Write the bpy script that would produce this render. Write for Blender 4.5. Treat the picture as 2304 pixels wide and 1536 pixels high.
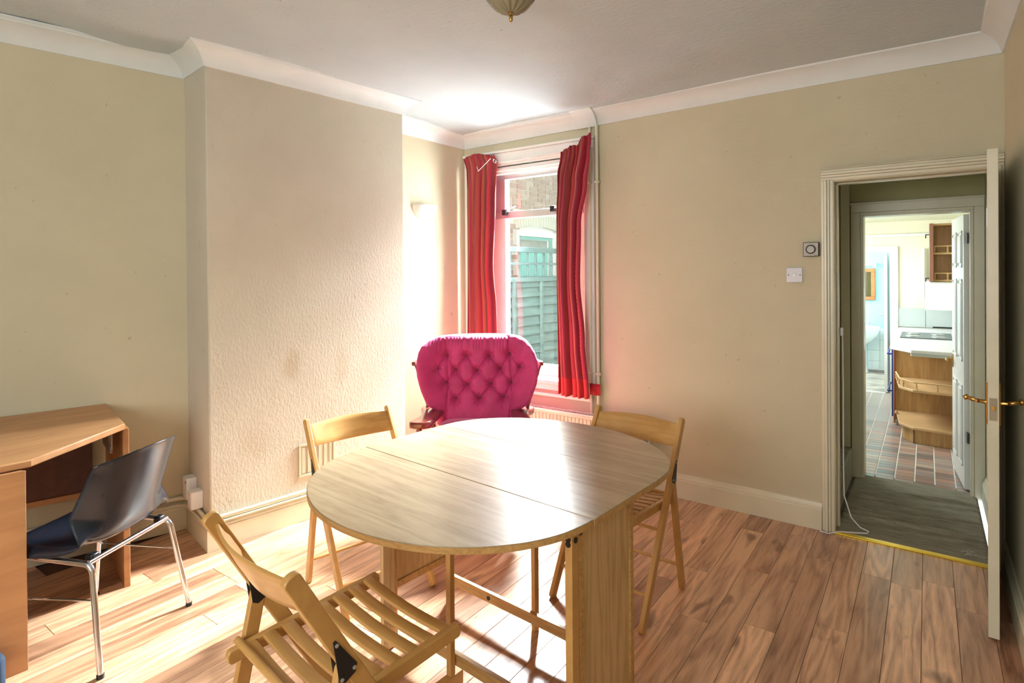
import bpy, bmesh, math, random
from mathutils import Vector as V, Matrix
for o in list(bpy.data.objects): bpy.data.objects.remove(o, do_unlink=True)
S = bpy.context.scene
C = S.collection
PI = math.pi
def R(d): return math.radians(d)

# ------------------------------------------------------------------ camera
cd = bpy.data.cameras.new('camera'); cam = bpy.data.objects.new('camera', cd); C.objects.link(cam)
cd.sensor_width = 36; cd.lens = 20.26; cd.shift_y = -0.0653; cd.clip_start = 0.05; cd.clip_end = 100
cam.matrix_world = Matrix(((0.811560, 0.003081, 0.584261, 0), (0.584212, 0.009652, -0.811543, 0), (-0.008140, 0.999949, 0.006033, 1.5), (0, 0, 0, 1)))
S.camera = cam
# ------------------------------------------------------------------ world, lights, exposure
S.view_settings.view_transform = 'Standard'; S.view_settings.look = 'None'
S.view_settings.exposure = 0.13; S.view_settings.gamma = 1.0; S.view_settings.use_curve_mapping = False
w = bpy.data.worlds.new('sky'); S.world = w; w.use_nodes = True
w.node_tree.nodes['Background'].inputs[0].default_value = (0.86, 0.95, 1.0, 1)
w.node_tree.nodes['Background'].inputs[1].default_value = 1.6
def area(name, loc, target, sx, sy, power, col, spread=180):
    l = bpy.data.lights.new(name, 'AREA'); l.shape = 'RECTANGLE'; l.size = sx; l.size_y = sy; l.energy = power; l.color = col; l.spread = math.radians(spread)
    o = bpy.data.objects.new(name, l); C.objects.link(o); o.location = loc
    o.rotation_euler = (V(target) - V(loc)).to_track_quat('-Z', 'Y').to_euler()
    return o
area('sky_over_alley', (-2.65, 5.6, 3.25), (-2.0, 2.2, 0.4), 1.7, 1.0, 1180, (0.93, 0.97, 1.0), 75)
area('front_fill', (-1.1, -1.85, 1.65), (-1.3, 2.0, 1.3), 1.7, 1.3, 60, (0.95, 0.98, 0.96))  # unseen fill lamp behind the camera, added to brighten the room
area('ceiling_fill', (-2.42, 4.25, 0.30), (-2.5, 3.55, 2.2), 1.0, 0.45, 36, (0.95, 0.98, 1.0), 100)  # lamp added out of view below the sill to brighten the ceiling
area('alcove_fill', (-2.02, 4.04, 1.5), (-3.2, 3.35, 1.5), 0.22, 1.5, 36, (0.95, 0.98, 1.0), 110)  # unseen lamp added beside the window to light the alcove wall
area('daylight_kitchen_window', (-1.75, 6.7, 1.75), (0.2, 6.6, 0.5), 2.0, 1.2, 90, (0.9, 0.98, 1.0))
area('daylight_bathroom_window', (-1.9, 9.1, 1.7), (-0.5, 9.3, 0.8), 0.8, 0.9, 60, (0.85, 0.98, 1.0))

# ------------------------------------------------------------------ materials
MATS = {}
class NT:
    def __init__(s, name):
        s.m = bpy.data.materials.new(name); s.m.use_nodes = True; s.t = s.m.node_tree; s.n = s.t.nodes; s.n.clear()
        s.out = s.n.new('ShaderNodeOutputMaterial'); s.b = s.n.new('ShaderNodeBsdfPrincipled'); s.t.links.new(s.b.outputs[0], s.out.inputs[0]); MATS[name] = s.m
    def new(s, t, **k):
        x = s.n.new('ShaderNode' + t)
        for a, v in k.items(): setattr(x, a, v)
        return x
    def l(s, a, b): s.t.links.new(a, b)
    def math(s, op, a, b=None, c=None):
        x = s.new('Math', operation=op)
        for i, q in enumerate((a, b, c)):
            if q is None: continue
            if isinstance(q, (int, float)): x.inputs[i].default_value = q
            else: s.l(q, x.inputs[i])
        return x.outputs[0]
    def obj(s, scale=(1, 1, 1), rand=0.0, rot=(0, 0, 0)):
        tc = s.new('TexCoord'); mp = s.new('Mapping'); mp.inputs['Scale'].default_value = scale; mp.inputs['Rotation'].default_value = rot
        if rand:
            oi = s.new('ObjectInfo'); mu = s.math('MULTIPLY', oi.outputs['Random'], rand); cb = s.new('CombineXYZ')
            for i in range(3): s.l(mu, cb.inputs[i])
            ad = s.new('VectorMath', operation='ADD'); s.l(tc.outputs['Object'], ad.inputs[0]); s.l(cb.outputs[0], ad.inputs[1]); s.l(ad.outputs[0], mp.inputs[0])
        else: s.l(tc.outputs['Object'], mp.inputs[0])
        return mp.outputs[0]
    def noise(s, vec, scale, detail=4, rough=.5, dist=0):
        x = s.new('TexNoise'); s.l(vec, x.inputs['Vector']); x.inputs['Scale'].default_value = scale; x.inputs['Detail'].default_value = detail; x.inputs['Roughness'].default_value = rough; x.inputs['Distortion'].default_value = dist
        return x.outputs['Fac']
    def ramp(s, fac, stops, interp='LINEAR'):
        x = s.new('ValToRGB'); x.color_ramp.interpolation = interp; e = x.color_ramp.elements
        while len(e) < len(stops): e.new(0.5)
        for i, (p, c) in enumerate(stops): e[i].position = p; e[i].color = (c[0], c[1], c[2], 1)
        s.l(fac, x.inputs[0]); return x.outputs[0]
    def mix(s, fac, a, b, mode='MIX'):
        x = s.new('Mix', data_type='RGBA', blend_type=mode)
        for i, q in ((0, fac), (6, a), (7, b)):
            if isinstance(q, (int, float)): x.inputs[i].default_value = q
            elif isinstance(q, tuple): x.inputs[i].default_value = (*q, 1)
            else: s.l(q, x.inputs[i])
        return x.outputs[2]
    def bump(s, h, strength, dist=0.01):
        x = s.new('Bump'); x.inputs['Strength'].default_value = strength; x.inputs['Distance'].default_value = dist; s.l(h, x.inputs['Height']); s.l(x.outputs[0], s.b.inputs['Normal'])
    def set(s, col=None, rough=None, metal=None, **k):
        if col is not None:
            if isinstance(col, tuple): s.b.inputs['Base Color'].default_value = (*col, 1)
            else: s.l(col, s.b.inputs['Base Color'])
        if rough is not None: s.b.inputs['Roughness'].default_value = rough
        if metal is not None: s.b.inputs['Metallic'].default_value = metal
        for a, v in k.items(): s.b.inputs[a].default_value = v
        return s.m
def plain(name, col, rough=.5, metal=0, var=.08, bump=0, bscale=60, **k):
    t = NT(name); v = t.obj(); n = t.noise(v, 6, 5)
    a = tuple(c * (1 - var) for c in col); b = tuple(min(1, c * (1 + var)) for c in col)
    t.set(t.ramp(n, [(.3, a), (.7, b)]), rough, metal, **k)
    if bump: t.bump(t.noise(v, bscale, 3), bump, .004)
    return t.m
def wall_mat(name, c1, c2, bs, bscale, stretch=(1, 1, 1), stains=()):
    t = NT(name); v = t.obj(); n = t.noise(v, 1.3, 5, .6); c = t.ramp(n, [(.3, c1), (.7, c2)])
    sp = t.noise(v, 23, 2, .4); c = t.mix(t.ramp(sp, [(.74, (0, 0, 0)), (.8, (1, 1, 1))]), c, tuple(x * .8 for x in c1))
    for (sx, sy, sz, sr, sk) in stains:
        tc = t.new('TexCoord'); mp = t.new('Mapping'); mp.inputs['Location'].default_value = (-sx / sr, -sy / sr, -sz / (sr * 2)); mp.inputs['Scale'].default_value = (1 / sr, 1 / sr, 1 / (sr * 2)); t.l(tc.outputs['Object'], mp.inputs[0])
        ln = t.new('VectorMath', operation='LENGTH'); t.l(mp.outputs[0], ln.inputs[0]); d_ = t.math('ADD', ln.outputs['Value'], t.math('MULTIPLY', t.noise(v, 9, 3), .7))
        c = t.mix(t.ramp(d_, [(.55, (sk,) * 3), (1.0, (0, 0, 0))]), c, (.42, .33, .20))
    t.set(c, .75); t.bump(t.noise(t.obj(stretch), bscale, 5, .6), bs, .006); return t.m
def wood(name, dark, light, sc=(14, 1.2, 14), rings=9, rough=.4, tone=.0, bump=.06, coat=0, pore=.12, knots=False):
    t = NT(name); v = t.obj(sc, 7.3)
    n = t.noise(v, 1.0, 3, .45, .35); r = t.math('FRACT', t.math('MULTIPLY', n, rings)); tri = t.math('ABSOLUTE', t.math('SUBTRACT', r, .5))
    big = t.noise(t.obj((2.5, .6, 2.5), 3.1), 1.5, 3); f = t.math('ADD', t.math('MULTIPLY', tri, .9), t.math('MULTIPLY', big, .65))
    fine = t.noise(t.obj(tuple(x * 9 for x in sc), 5), 1.4, 3, .6); f = t.math('ADD', f, t.math('MULTIPLY', t.math('SUBTRACT', fine, .5), pore * 4))
    c = t.ramp(f, [(.12, dark), (.38, tuple((a + b) / 2 for a, b in zip(dark, light))), (.78, light)])
    if tone:
        oi = t.new('ObjectInfo'); g = t.ramp(oi.outputs['Random'], [(0, (1 - tone, 1 - tone * 1.12, 1 - tone * 1.15)), (.45, (1 - tone * .45,) * 3), (1, (1.0, 1.0, 1.0))]); c = t.mix(1.0, c, g, 'MULTIPLY')
    if knots:
        k = t.noise(t.obj((7, 2.2, 7), 9.1), 1.6, 2, .4, .6); c = t.mix(t.ramp(k, [(.66, (0, 0, 0)), (.76, (.8, .8, .8))]), c, tuple(x * .55 for x in dark))
        st = t.noise(t.obj((30, 1.3, 30), 4.4), 2.0, 4, .6); c = t.mix(t.ramp(st, [(.30, (.55, .55, .55)), (.45, (0, 0, 0))]), c, dark)
    t.set(c, rough); t.b.inputs['Coat Weight'].default_value = coat; t.b.inputs['Coat Roughness'].default_value = .16
    if bump: t.bump(f, bump, .003)
    return t.m
wall_cream = wall_mat('wall_cream', (.56, .515, .365), (.62, .575, .415), .25, 70)
wall_chimney_m = wall_mat('embossed_paper', (.54, .495, .40), (.62, .57, .465), .6, 75, (1, 1, .55), ((-3.09, 2.03, .95, .10, .45), (-3.05, 2.35, .92, .12, .3), (-3.10, 1.80, .55, .14, .25)))
ceil_m = wall_mat('ceiling_white', (.50, .57, .61), (.57, .64, .67), .7, 34, (1, 1.6, 1))
white_cove = plain('cove_white', (.70, .74, .74), .5, var=.03)
gloss_cream = plain('gloss_cream', (.70, .66, .50), .3, var=.05)
gloss_white = plain('gloss_white', (.80, .80, .77), .28, var=.03)
lino = None
floor_wood = wood('plank_oak', (.33, .145, .08), (.95, .57, .34), (9, .8, 9), 7, .3, tone=.5, bump=.1, coat=.15, pore=.14, knots=True)
t_oak = wood('table_oak', (.25, .165, .08), (.42, .31, .185), (1.2, 16, 16), 3.4, .32, bump=.03, coat=.45, pore=.22)
t_edge = wood('table_edge_oak', (.36, .19, .055), (.56, .33, .12), (3, 26, 26), 5, .4)
t_panel = wood('oak_veneer_upright', (.40, .24, .09), (.66, .45, .22), (18, 18, 1.1), 5, .4, pore=.14)
beech = wood('beech', (.40, .19, .045), (.58, .32, .10), (9, 9, 9), 2, .38, coat=.2, pore=.06)
beech_y = wood('beech_slat', (.40, .19, .045), (.58, .32, .10), (2, 22, 22), 3, .38, coat=.2, pore=.06)
desk_w = wood('cherry_board', (.42, .19, .075), (.58, .30, .13), (10, 1.6, 10), 3, .42, pore=.05)
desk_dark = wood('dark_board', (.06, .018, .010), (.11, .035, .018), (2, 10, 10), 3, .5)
mahog = plain('mahogany', (.19, .04, .028), .22, var=.35, **{'Coat Weight': .5})
cab_oak = wood('kitchen_oak', (.36, .19, .06), (.60, .36, .14), (14, 14, 1.2), 4, .42)
cab_edge = plain('kitchen_oak_edge', (.66, .42, .2), .4)
blackp = plain('black_plastic', (.008, .009, .012), .3, var=.3)
shell_m = plain('shell_plastic', (.009, .016, .028), .22, var=.4)
chrome = plain('chrome', (.72, .74, .80), .12, 1.0, var=.04)
alu = plain('aluminium', (.55, .58, .6), .35, .8, var=.05)
brass_m = plain('brass', (.55, .33, .10), .25, 1.0, var=.15)
gold = plain('brass_strip', (.80, .56, .05), .3, .75, var=.1)
white_pl = plain('white_plastic', (.80, .80, .80), .35, var=.02)
lilac_pl = plain('switch_white', (.66, .66, .72), .35, var=.02)
mirror_m = plain('mirror', (.85, .88, .88), .05, 1.0, var=.02)
ceramic = plain('ceramic', (.82, .83, .82), .15, var=.02)
lining = plain('curtain_lining', (.56, .60, .50), .85, var=.05)
grey_thermo = plain('thermostat_face', (.44, .40, .33), .4, var=.03)
bamboo = plain('cane_frame', (.48, .17, .05), .5, var=.3)
navy = plain('navy_fabric', (.018, .04, .08), .8, var=.3)
cooker = plain('cooker_blue', (.02, .03, .22), .3, var=.1)
teal = plain('teal_paint', (.22, .52, .47), .5, var=.05)
fence_m = wood('fence_stain', (.022, .050, .058), (.048, .088, .10), (3, 2, 12), 3, .8, pore=.12)
paving = plain('paving', (.10, .10, .10), .9, var=.2)
mortar = plain('mortar', (.62, .60, .55), .95, var=.1)
def brickm():
    t = NT('brick_red'); oi = t.new('ObjectInfo'); c = t.ramp(oi.outputs['Random'], [(0, (.25, .16, .13)), (.5, (.33, .24, .20)), (1, (.40, .34, .31))])
    n = t.noise(t.obj((1, 1, 1), 5), 30, 4); t.set(t.mix(t.math('MULTIPLY', n, .5), c, (.55, .48, .42)), .9); return t.m
brick_m = brickm()
def tilem():
    t = NT('kitchen_paver'); oi = t.new('ObjectInfo')
    c = t.ramp(oi.outputs['Random'], [(0, (.12, .11, .11)), (.3, (.40, .22, .16)), (.55, (.48, .26, .19)), (.8, (.22, .22, .23)), (1, (.52, .38, .30))])
    n = t.noise(t.obj((3, 14, 3), 5), 3, 4); t.set(t.mix(t.math('MULTIPLY', n, .35), c, (.6, .5, .42)), .3); return t.m
tile_m = tilem()
grout = plain('grout', (.78, .76, .70), .8)
bath_floor_m = plain('bath_lino', (.48, .40, .33), .35, var=.35)
aqua = plain('aqua_wall', (.38, .66, .66), .3, var=.04)
wtile = plain('white_tile', (.70, .78, .77), .15, var=.03)
def carpetm():
    t = NT('grey_carpet'); v = t.obj(); n = t.noise(t.obj((1.2, 9, 1)), 7, 4, .6); f = t.noise(v, 260, 3, .7)
    c = t.ramp(t.math('ADD', t.math('MULTIPLY', n, .5), t.math('MULTIPLY', f, .5)), [(.32, (.17, .15, .11)), (.7, (.50, .45, .34))]); t.set(c, 1.0); t.bump(f, .8, .006); return t.m
carpet = carpetm()
def velvetm():
    t = NT('magenta_velvet'); v = t.obj(); n = t.noise(v, 7, 5, .6); c = t.ramp(n, [(.3, (.45, .018, .12)), (.7, (.68, .045, .22))]); t.set(c, .65)
    t.b.inputs['Sheen Weight'].default_value = .7; t.b.inputs['Sheen Roughness'].default_value = .4; t.b.inputs['Sheen Tint'].default_value = (1, .55, .8, 1); t.bump(t.noise(v, 300, 2), .15, .002); return t.m
velvet = velvetm()
button_m = plain('button_dark', (.22, .01, .05), .6)
def curtainm():
    t = NT('striped_curtain'); tc = t.new('TexCoord'); sx = t.new('SeparateXYZ'); t.l(tc.outputs['UV'], sx.inputs[0])
    u = t.math('FRACT', t.math('MULTIPLY', sx.outputs[0], 2.0))
    cols = [(.34, .008, .02), (.20, .010, .05), (.42, .03, .03), (.20, .10, .04), (.26, .008, .045), (.48, .14, .06), (.22, .012, .07), (.42, .010, .02), (.13, .008, .04), (.38, .07, .04), (.30, .008, .04)]
    c = t.ramp(u, [(i / len(cols), q) for i, q in enumerate(cols)], 'LINEAR')
    cm = t.new('CombineXYZ'); t.l(t.math('MULTIPLY', sx.outputs[0], 60), cm.inputs[0]); t.l(t.math('MULTIPLY', sx.outputs[1], 6), cm.inputs[1])
    n = t.noise(cm.outputs[0], 2.0, 5, .7); c = t.mix(t.math('MULTIPLY', n, .42), c, (.46, .06, .06))
    # small woven dashes in two of the stripes
    dash = t.math('GREATER_THAN', t.math('FRACT', t.math('MULTIPLY', sx.outputs[1], 60)), .5)
    band = t.math('LESS_THAN', t.math('ABSOLUTE', t.math('SUBTRACT', sx.outputs[0], .93)), .008)
    c = t.mix(t.math('MULTIPLY', dash, band), c, (.72, .42, .12))
    hem = t.math('LESS_THAN', sx.outputs[1], .07); c = t.mix(t.math('MULTIPLY', hem, .6), c, (.60, .03, .03))
    t.set(c, .75); return t.m
curt = curtainm()
hem_red = plain('curtain_hem_red', (.42, .01, .02), .8, var=.2)
def glassm(name, tint=(.97, .99, .98), refl=1.0):
    t = NT(name); t.n.remove(t.b); tr = t.new('BsdfTransparent'); tr.inputs[0].default_value = (*tint, 1); gl = t.new('BsdfGlossy'); gl.inputs['Roughness'].default_value = .02
    fr = t.new('LayerWeight'); fr.inputs[0].default_value = .5; mx = t.new('MixShader'); t.l(t.math('MULTIPLY_ADD', t.math('POWER', fr.outputs['Facing'], 5), .9, .04), mx.inputs[0]); t.l(tr.outputs[0], mx.inputs[1]); t.l(gl.outputs[0], mx.inputs[2]); t.l(mx.outputs[0], t.out.inputs[0]); return t.m
glass = glassm('window_glass')
def lampglass():
    t = NT('smoked_glass'); t.set((.36, .32, .21), .15); t.b.inputs['Transmission Weight'].default_value = .35; t.b.inputs['IOR'].default_value = 1.45; return t.m
lampg = lampglass()

# ------------------------------------------------------------------ mesh helpers
class MB:
    def __init__(s): s.v = []; s.f = []; s.uv = None
    def add(s, vs, fs, M=None):
        b = len(s.v); s.v += [tuple(M @ V(p)) if M else tuple(p) for p in vs]; s.f += [tuple(b + i for i in f) for f in fs]; return s
    def box(s, c, d, M=None):
        x, y, z = (a / 2 for a in d); c = V(c)
        vs = [c + V((i * x, j * y, k * z)) for i in (-1, 1) for j in (-1, 1) for k in (-1, 1)]
        return s.add(vs, [(0, 1, 3, 2), (4, 6, 7, 5), (0, 4, 5, 1), (2, 3, 7, 6), (0, 2, 6, 4), (1, 5, 7, 3)], M)
    def b2(s, lo, hi, M=None):
        return s.box([(a + b) / 2 for a, b in zip(lo, hi)], [abs(b - a) for a, b in zip(lo, hi)], M)
    def bar(s, p0, p1, wd, th, side=(1, 0, 0), rnd=False):
        # bar from p0 to p1; wd along 'side', th across; rnd rounds both ends in the th plane
        p0, p1 = V(p0), V(p1); a = (p1 - p0); L = a.length; a.normalize(); sd = V(side); sd = (sd - a * sd.dot(a)).normalized(); n = a.cross(sd)
        M = Matrix(((sd[0], n[0], a[0], p0[0]), (sd[1], n[1], a[1], p0[1]), (sd[2], n[2], a[2], p0[2]), (0, 0, 0, 1)))
        if not rnd: return s.box((0, 0, L / 2), (wd, th, L), M)
        h = th / 2; pts = []
        for k in range(7): q = PI * k / 6; pts.append((h * math.cos(q), L - h * .6 + h * .6 * math.sin(q)))
        for k in range(7): q = PI + PI * k / 6; pts.append((h * math.cos(q), h * .6 + h * .6 * math.sin(q)))
        n_ = len(pts); vs = [(-wd / 2, x, z) for x, z in pts] + [(wd / 2, x, z) for x, z in pts]
        fs = [tuple(range(n_ - 1, -1, -1)), tuple(range(n_, 2 * n_))] + [(i, (i + 1) % n_, n_ + (i + 1) % n_, n_ + i) for i in range(n_)]
        return s.add(vs, fs, M)
    def tube(s, pts, r, n=10, caps=True):
        pts = [V(p) for p in pts]; rs = r if isinstance(r, (list, tuple)) else [r] * len(pts); vs = []; fs = []
        t0 = (pts[1] - pts[0]).normalized(); u = t0.orthogonal().normalized()
        for i, p in enumerate(pts):
            a = (pts[min(i + 1, len(pts) - 1)] - pts[max(i - 1, 0)]).normalized(); u = (u - a * u.dot(a)).normalized(); w_ = a.cross(u)
            for k in range(n): q = 2 * PI * k / n; vs.append(p + u * math.cos(q) * rs[i] + w_ * math.sin(q) * rs[i])
        for i in range(len(pts) - 1):
            for k in range(n): fs.append((i * n + k, i * n + (k + 1) % n, (i + 1) * n + (k + 1) % n, (i + 1) * n + k))
        if caps: fs += [tuple(range(n - 1, -1, -1)), tuple(range((len(pts) - 1) * n, len(pts) * n))]
        return s.add(vs, fs)
    def lathe(s, prof, n=24, M=None, caps=True):
        vs = []; fs = []
        for r, z in prof:
            for k in range(n): q = 2 * PI * k / n; vs.append((r * math.cos(q), r * math.sin(q), z))
        for i in range(len(prof) - 1):
            for k in range(n): fs.append((i * n + k, i * n + (k + 1) % n, (i + 1) * n + (k + 1) % n, (i + 1) * n + k))
        if caps: fs += [tuple(range(n - 1, -1, -1)), tuple(range((len(prof) - 1) * n, len(prof) * n))]
        return s.add(vs, fs, M)
    def prism(s, poly, z0, z1, M=None):
        n = len(poly); vs = [(x, y, z0) for x, y in poly] + [(x, y, z1) for x, y in poly]
        return s.add(vs, [tuple(range(n - 1, -1, -1)), tuple(range(n, 2 * n))] + [(i, (i + 1) % n, n + (i + 1) % n, n + i) for i in range(n)], M)
    def grid(s, fn, nu, nv):
        vs = []; uv = []
        for j in range(nv + 1):
            for i in range(nu + 1): vs.append(fn(i / nu, j / nv)); uv.append((i / nu, j / nv))
        s.add(vs, [(j * (nu + 1) + i, j * (nu + 1) + i + 1, (j + 1) * (nu + 1) + i + 1, (j + 1) * (nu + 1) + i) for j in range(nv) for i in range(nu)]); s.uv = uv; return s
    def mesh(s, name, mat, smooth=True, ang=35):
        me = bpy.data.meshes.new(name); me.from_pydata(s.v, [], s.f); me.materials.append(mat)
        bm = bmesh.new(); bm.from_mesh(me); bmesh.ops.recalc_face_normals(bm, faces=bm.faces)
        if s.uv:
            L = bm.loops.layers.uv.new('UVMap')
            for f in bm.faces:
                for l in f.loops: l[L].uv = s.uv[l.vert.index]
        bm.to_mesh(me); bm.free()
        if smooth:
            me.polygons.foreach_set('use_smooth', [True] * len(me.polygons)); me.set_sharp_from_angle(angle=R(ang))
        return me
    def build(s, name, mat, parent=None, smooth=True, bevel=0, solid=0, loc=None, ang=35, label=None, center=False):
        off = V((0, 0, 0))
        if center:
            n = len(s.v); off = sum((V(p) for p in s.v), V()) / n; s.v = [tuple(V(p) - off) for p in s.v]
        o = bpy.data.objects.new(name, s.mesh(name, mat, smooth, ang)); C.objects.link(o); o.location = off + V(loc or (0, 0, 0))
        if parent: o.parent = parent
        if solid: m = o.modifiers.new('thick', 'SOLIDIFY'); m.thickness = solid; m.offset = 0
        if bevel: m = o.modifiers.new('bevel', 'BEVEL'); m.width = bevel; m.segments = 2; m.limit_method = 'ANGLE'; m.angle_limit = R(40)
        if label: o['label'] = label
        return o
def thing(name, label, cat, loc=(0, 0, 0), rz=0, group=None, sc=1):
    o = bpy.data.objects.new(name, None); C.objects.link(o); o.location = loc; o.rotation_euler = (0, 0, R(rz)); o.scale = (sc,) * 3; o.empty_display_size = .1
    o['label'] = label; o['category'] = cat
    if group: o['group'] = group
    return o
def tag(o, label, cat, group=None):
    o['label'] = label; o['category'] = cat
    if group: o['group'] = group
    return o
def struct(o): o['kind'] = 'structure'; return o
def sweep(prof, path, inward=True):
    # prof [(d, z)] closed outline; path [(x, y, zbase)]; room is on the right of travel
    m = MB(); P = [V((x, y, 0)) for x, y, z in path]; n = len(P); k = len(prof)
    for i in range(n):
        ds = []
        if i > 0: ds.append((P[i] - P[i - 1]).normalized())
        if i < n - 1: ds.append((P[i + 1] - P[i]).normalized())
        ns = [V((d.y, -d.x, 0)) for d in ds]
        if len(ns) == 2: b = (ns[0] + ns[1]); b = b / (b.length_squared / 2) if b.length > 1e-6 else ns[0]
        else: b = ns[0]
        for d, z in prof: m.v.append(tuple(P[i] + b * d + V((0, 0, path[i][2] + z))))
    for i in range(n - 1):
        for j in range(k): m.f.append((i * k + j, i * k + (j + 1) % k, (i + 1) * k + (j + 1) % k, (i + 1) * k + j))
    m.f += [tuple(range(k)), tuple(range((n - 1) * k, n * k))]
    return m
def poly_wall(pts, thick, z0, z1):
    # solid wall standing to the left of the travelled line
    a, b = V((*pts[0], 0)), V((*pts[1], 0)); d = (b - a).normalized(); nl = V((-d.y, d.x, 0)) * thick
    return MB().prism([(a.x, a.y), (b.x, b.y), (b.x + nl.x, b.y + nl.y), (a.x + nl.x, a.y + nl.y)], z0, z1)

# ------------------------------------------------------------------ room shell
W1 = (-4.46, -1.5); A = (-3.56, 1.645); B = (-3.155, 1.566); Cc = (-2.976, 2.839); D = (-3.327, 2.885); E_ = (-3.164, 3.722); YW = 3.722; XR = .312; YF = -1.75
m = poly_wall((W1, A), .15, 0, 2.85); struct(m.build('wall_left', wall_cream, smooth=False))
m = MB().prism([A, B, Cc, D, (-3.7, 2.88), (-3.7, 1.65)], 0, 2.85)
struct(m.build('wall_chimney', wall_chimney_m, smooth=False, bevel=.008))
m = poly_wall((D, E_), .15, 0, 2.85); struct(m.build('wall_alcove', wall_cream, smooth=False))
WX0, WX1, WZ0, WZ1 = -3.06, -2.02, .62, 2.36   # window opening
m = MB()
for lo, hi in (((-3.4, YW, 0), (WX0, 3.90, 2.85)), ((WX0, YW, 0), (WX1, 3.90, WZ0)), ((WX0, YW, WZ1), (WX1, 3.90, 2.85)), ((WX1, YW, 0), (-.43, 3.90, 2.85)), ((-.43, YW, 1.99), (.262, 3.90, 2.85)), ((.262, YW, 0), (.62, 3.90, 2.85))): m.b2(lo, hi)
struct(m.build('wall_back', wall_cream, smooth=False))
m = MB().b2((XR, YF, 0), (XR + .15, YW, 2.85)); struct(m.build('wall_right', wall_cream, smooth=False))
m = MB()
for lo, hi in (((-4.75, YF - .15, 0), (-1.95, YF, 2.85)), ((-.25, YF - .15, 0), (.46, YF, 2.85)), ((-1.95, YF - .15, 0), (-.25, YF, 1.0)), ((-1.95, YF - .15, 2.3), (-.25, YF, 2.85))): m.b2(lo, hi)  # opening made up to let the front fill lamp shine in
struct(m.build('wall_front', wall_cream, smooth=False))
m = MB().b2((-4.75, YF - .1, 0), (-4.45, -1.48, 2.85)); struct(m.build('wall_front_corner', wall_cream, smooth=False))
# ceiling follows the slightly sagging coving line of the old house
CP = [(-3.785, .861, 2.69), (A[0], A[1], 2.648), (B[0], B[1], 2.618), (Cc[0], Cc[1], 2.60), (E_[0], E_[1], 2.524), (-1.9, YW, 2.538), (XR, YW, 2.552), (XR, 1.0, 2.545), (-1.3, 1.8, 2.565), (-1.5, -1.5, 2.58), (-4.4, -1.5, 2.72), (-3.327, 2.885, 2.58)]
def zc(x, y):
    a = b = 0
    for px, py, pz in CP:
        w_ = 1 / (((x - px) ** 2 + (y - py) ** 2) ** 1.5 + 1e-4); a += w_ * pz; b += w_
    return a / b
m = MB().grid(lambda u, v: ((x := -4.8 + 5.3 * u), (y := -1.9 + 5.75 * v), zc(x, y) + .100), 44, 48)
m.uv = None
o = m.build('ceiling', ceil_m); struct(o); md = o.modifiers.new('thick', 'SOLIDIFY'); md.thickness = .05; md.offset = 1
cove = [(0, 0), (.010, 0), (.012, .008), (.022, .034), (.042, .062), (.068, .082), (.094, .092), (.096, .100), (.104, .102), (.104, .115), (0, .115)]
path = [(x, y, zc(x, y)) for x, y in [(-4.40, -1.3), (-3.9, .46), A, B, ((B[0] + Cc[0]) / 2, (B[1] + Cc[1]) / 2), Cc, D, E_, (-1.9, YW), (-.8, YW), (XR, YW), (XR, 1.5), (XR, -1.6)]]
struct(sweep(cove, path).build('trim_1', white_cove, ang=28))
# projecting coving block over the pipes
zb = 2.528
m = sweep([(0, 0), (.016, 0), (.03, .034), (.055, .07), (.09, .095), (.125, .104), (.125, .118), (0, .118)], [(-2.075, YW - .012, zb), (-1.905, YW - .012, zb + .002)])
struct(m.build('trim_2', white_cove, bevel=.002))
# skirting boards
skp = [(0, 0), (.022, 0), (.022, .115), (.018, .120), (.018, .128), (.010, .140), (.008, .152), (0, .156)]
struct(sweep(skp, [(-4.40, -1.3, 0), (*A, 0), (*B, 0), (*Cc, 0), (*D, 0), (*E_, 0)]).build('baseboard_left', gloss_cream, ang=25))
struct(sweep(skp, [(E_[0] + .03, YW, 0), (-.492, YW, 0)]).build('baseboard_back', gloss_cream, ang=25))
struct(sweep(skp, [(XR, YW - .03, 0), (XR, -1.7, 0)]).build('baseboard_right', gloss_cream, ang=25))

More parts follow.
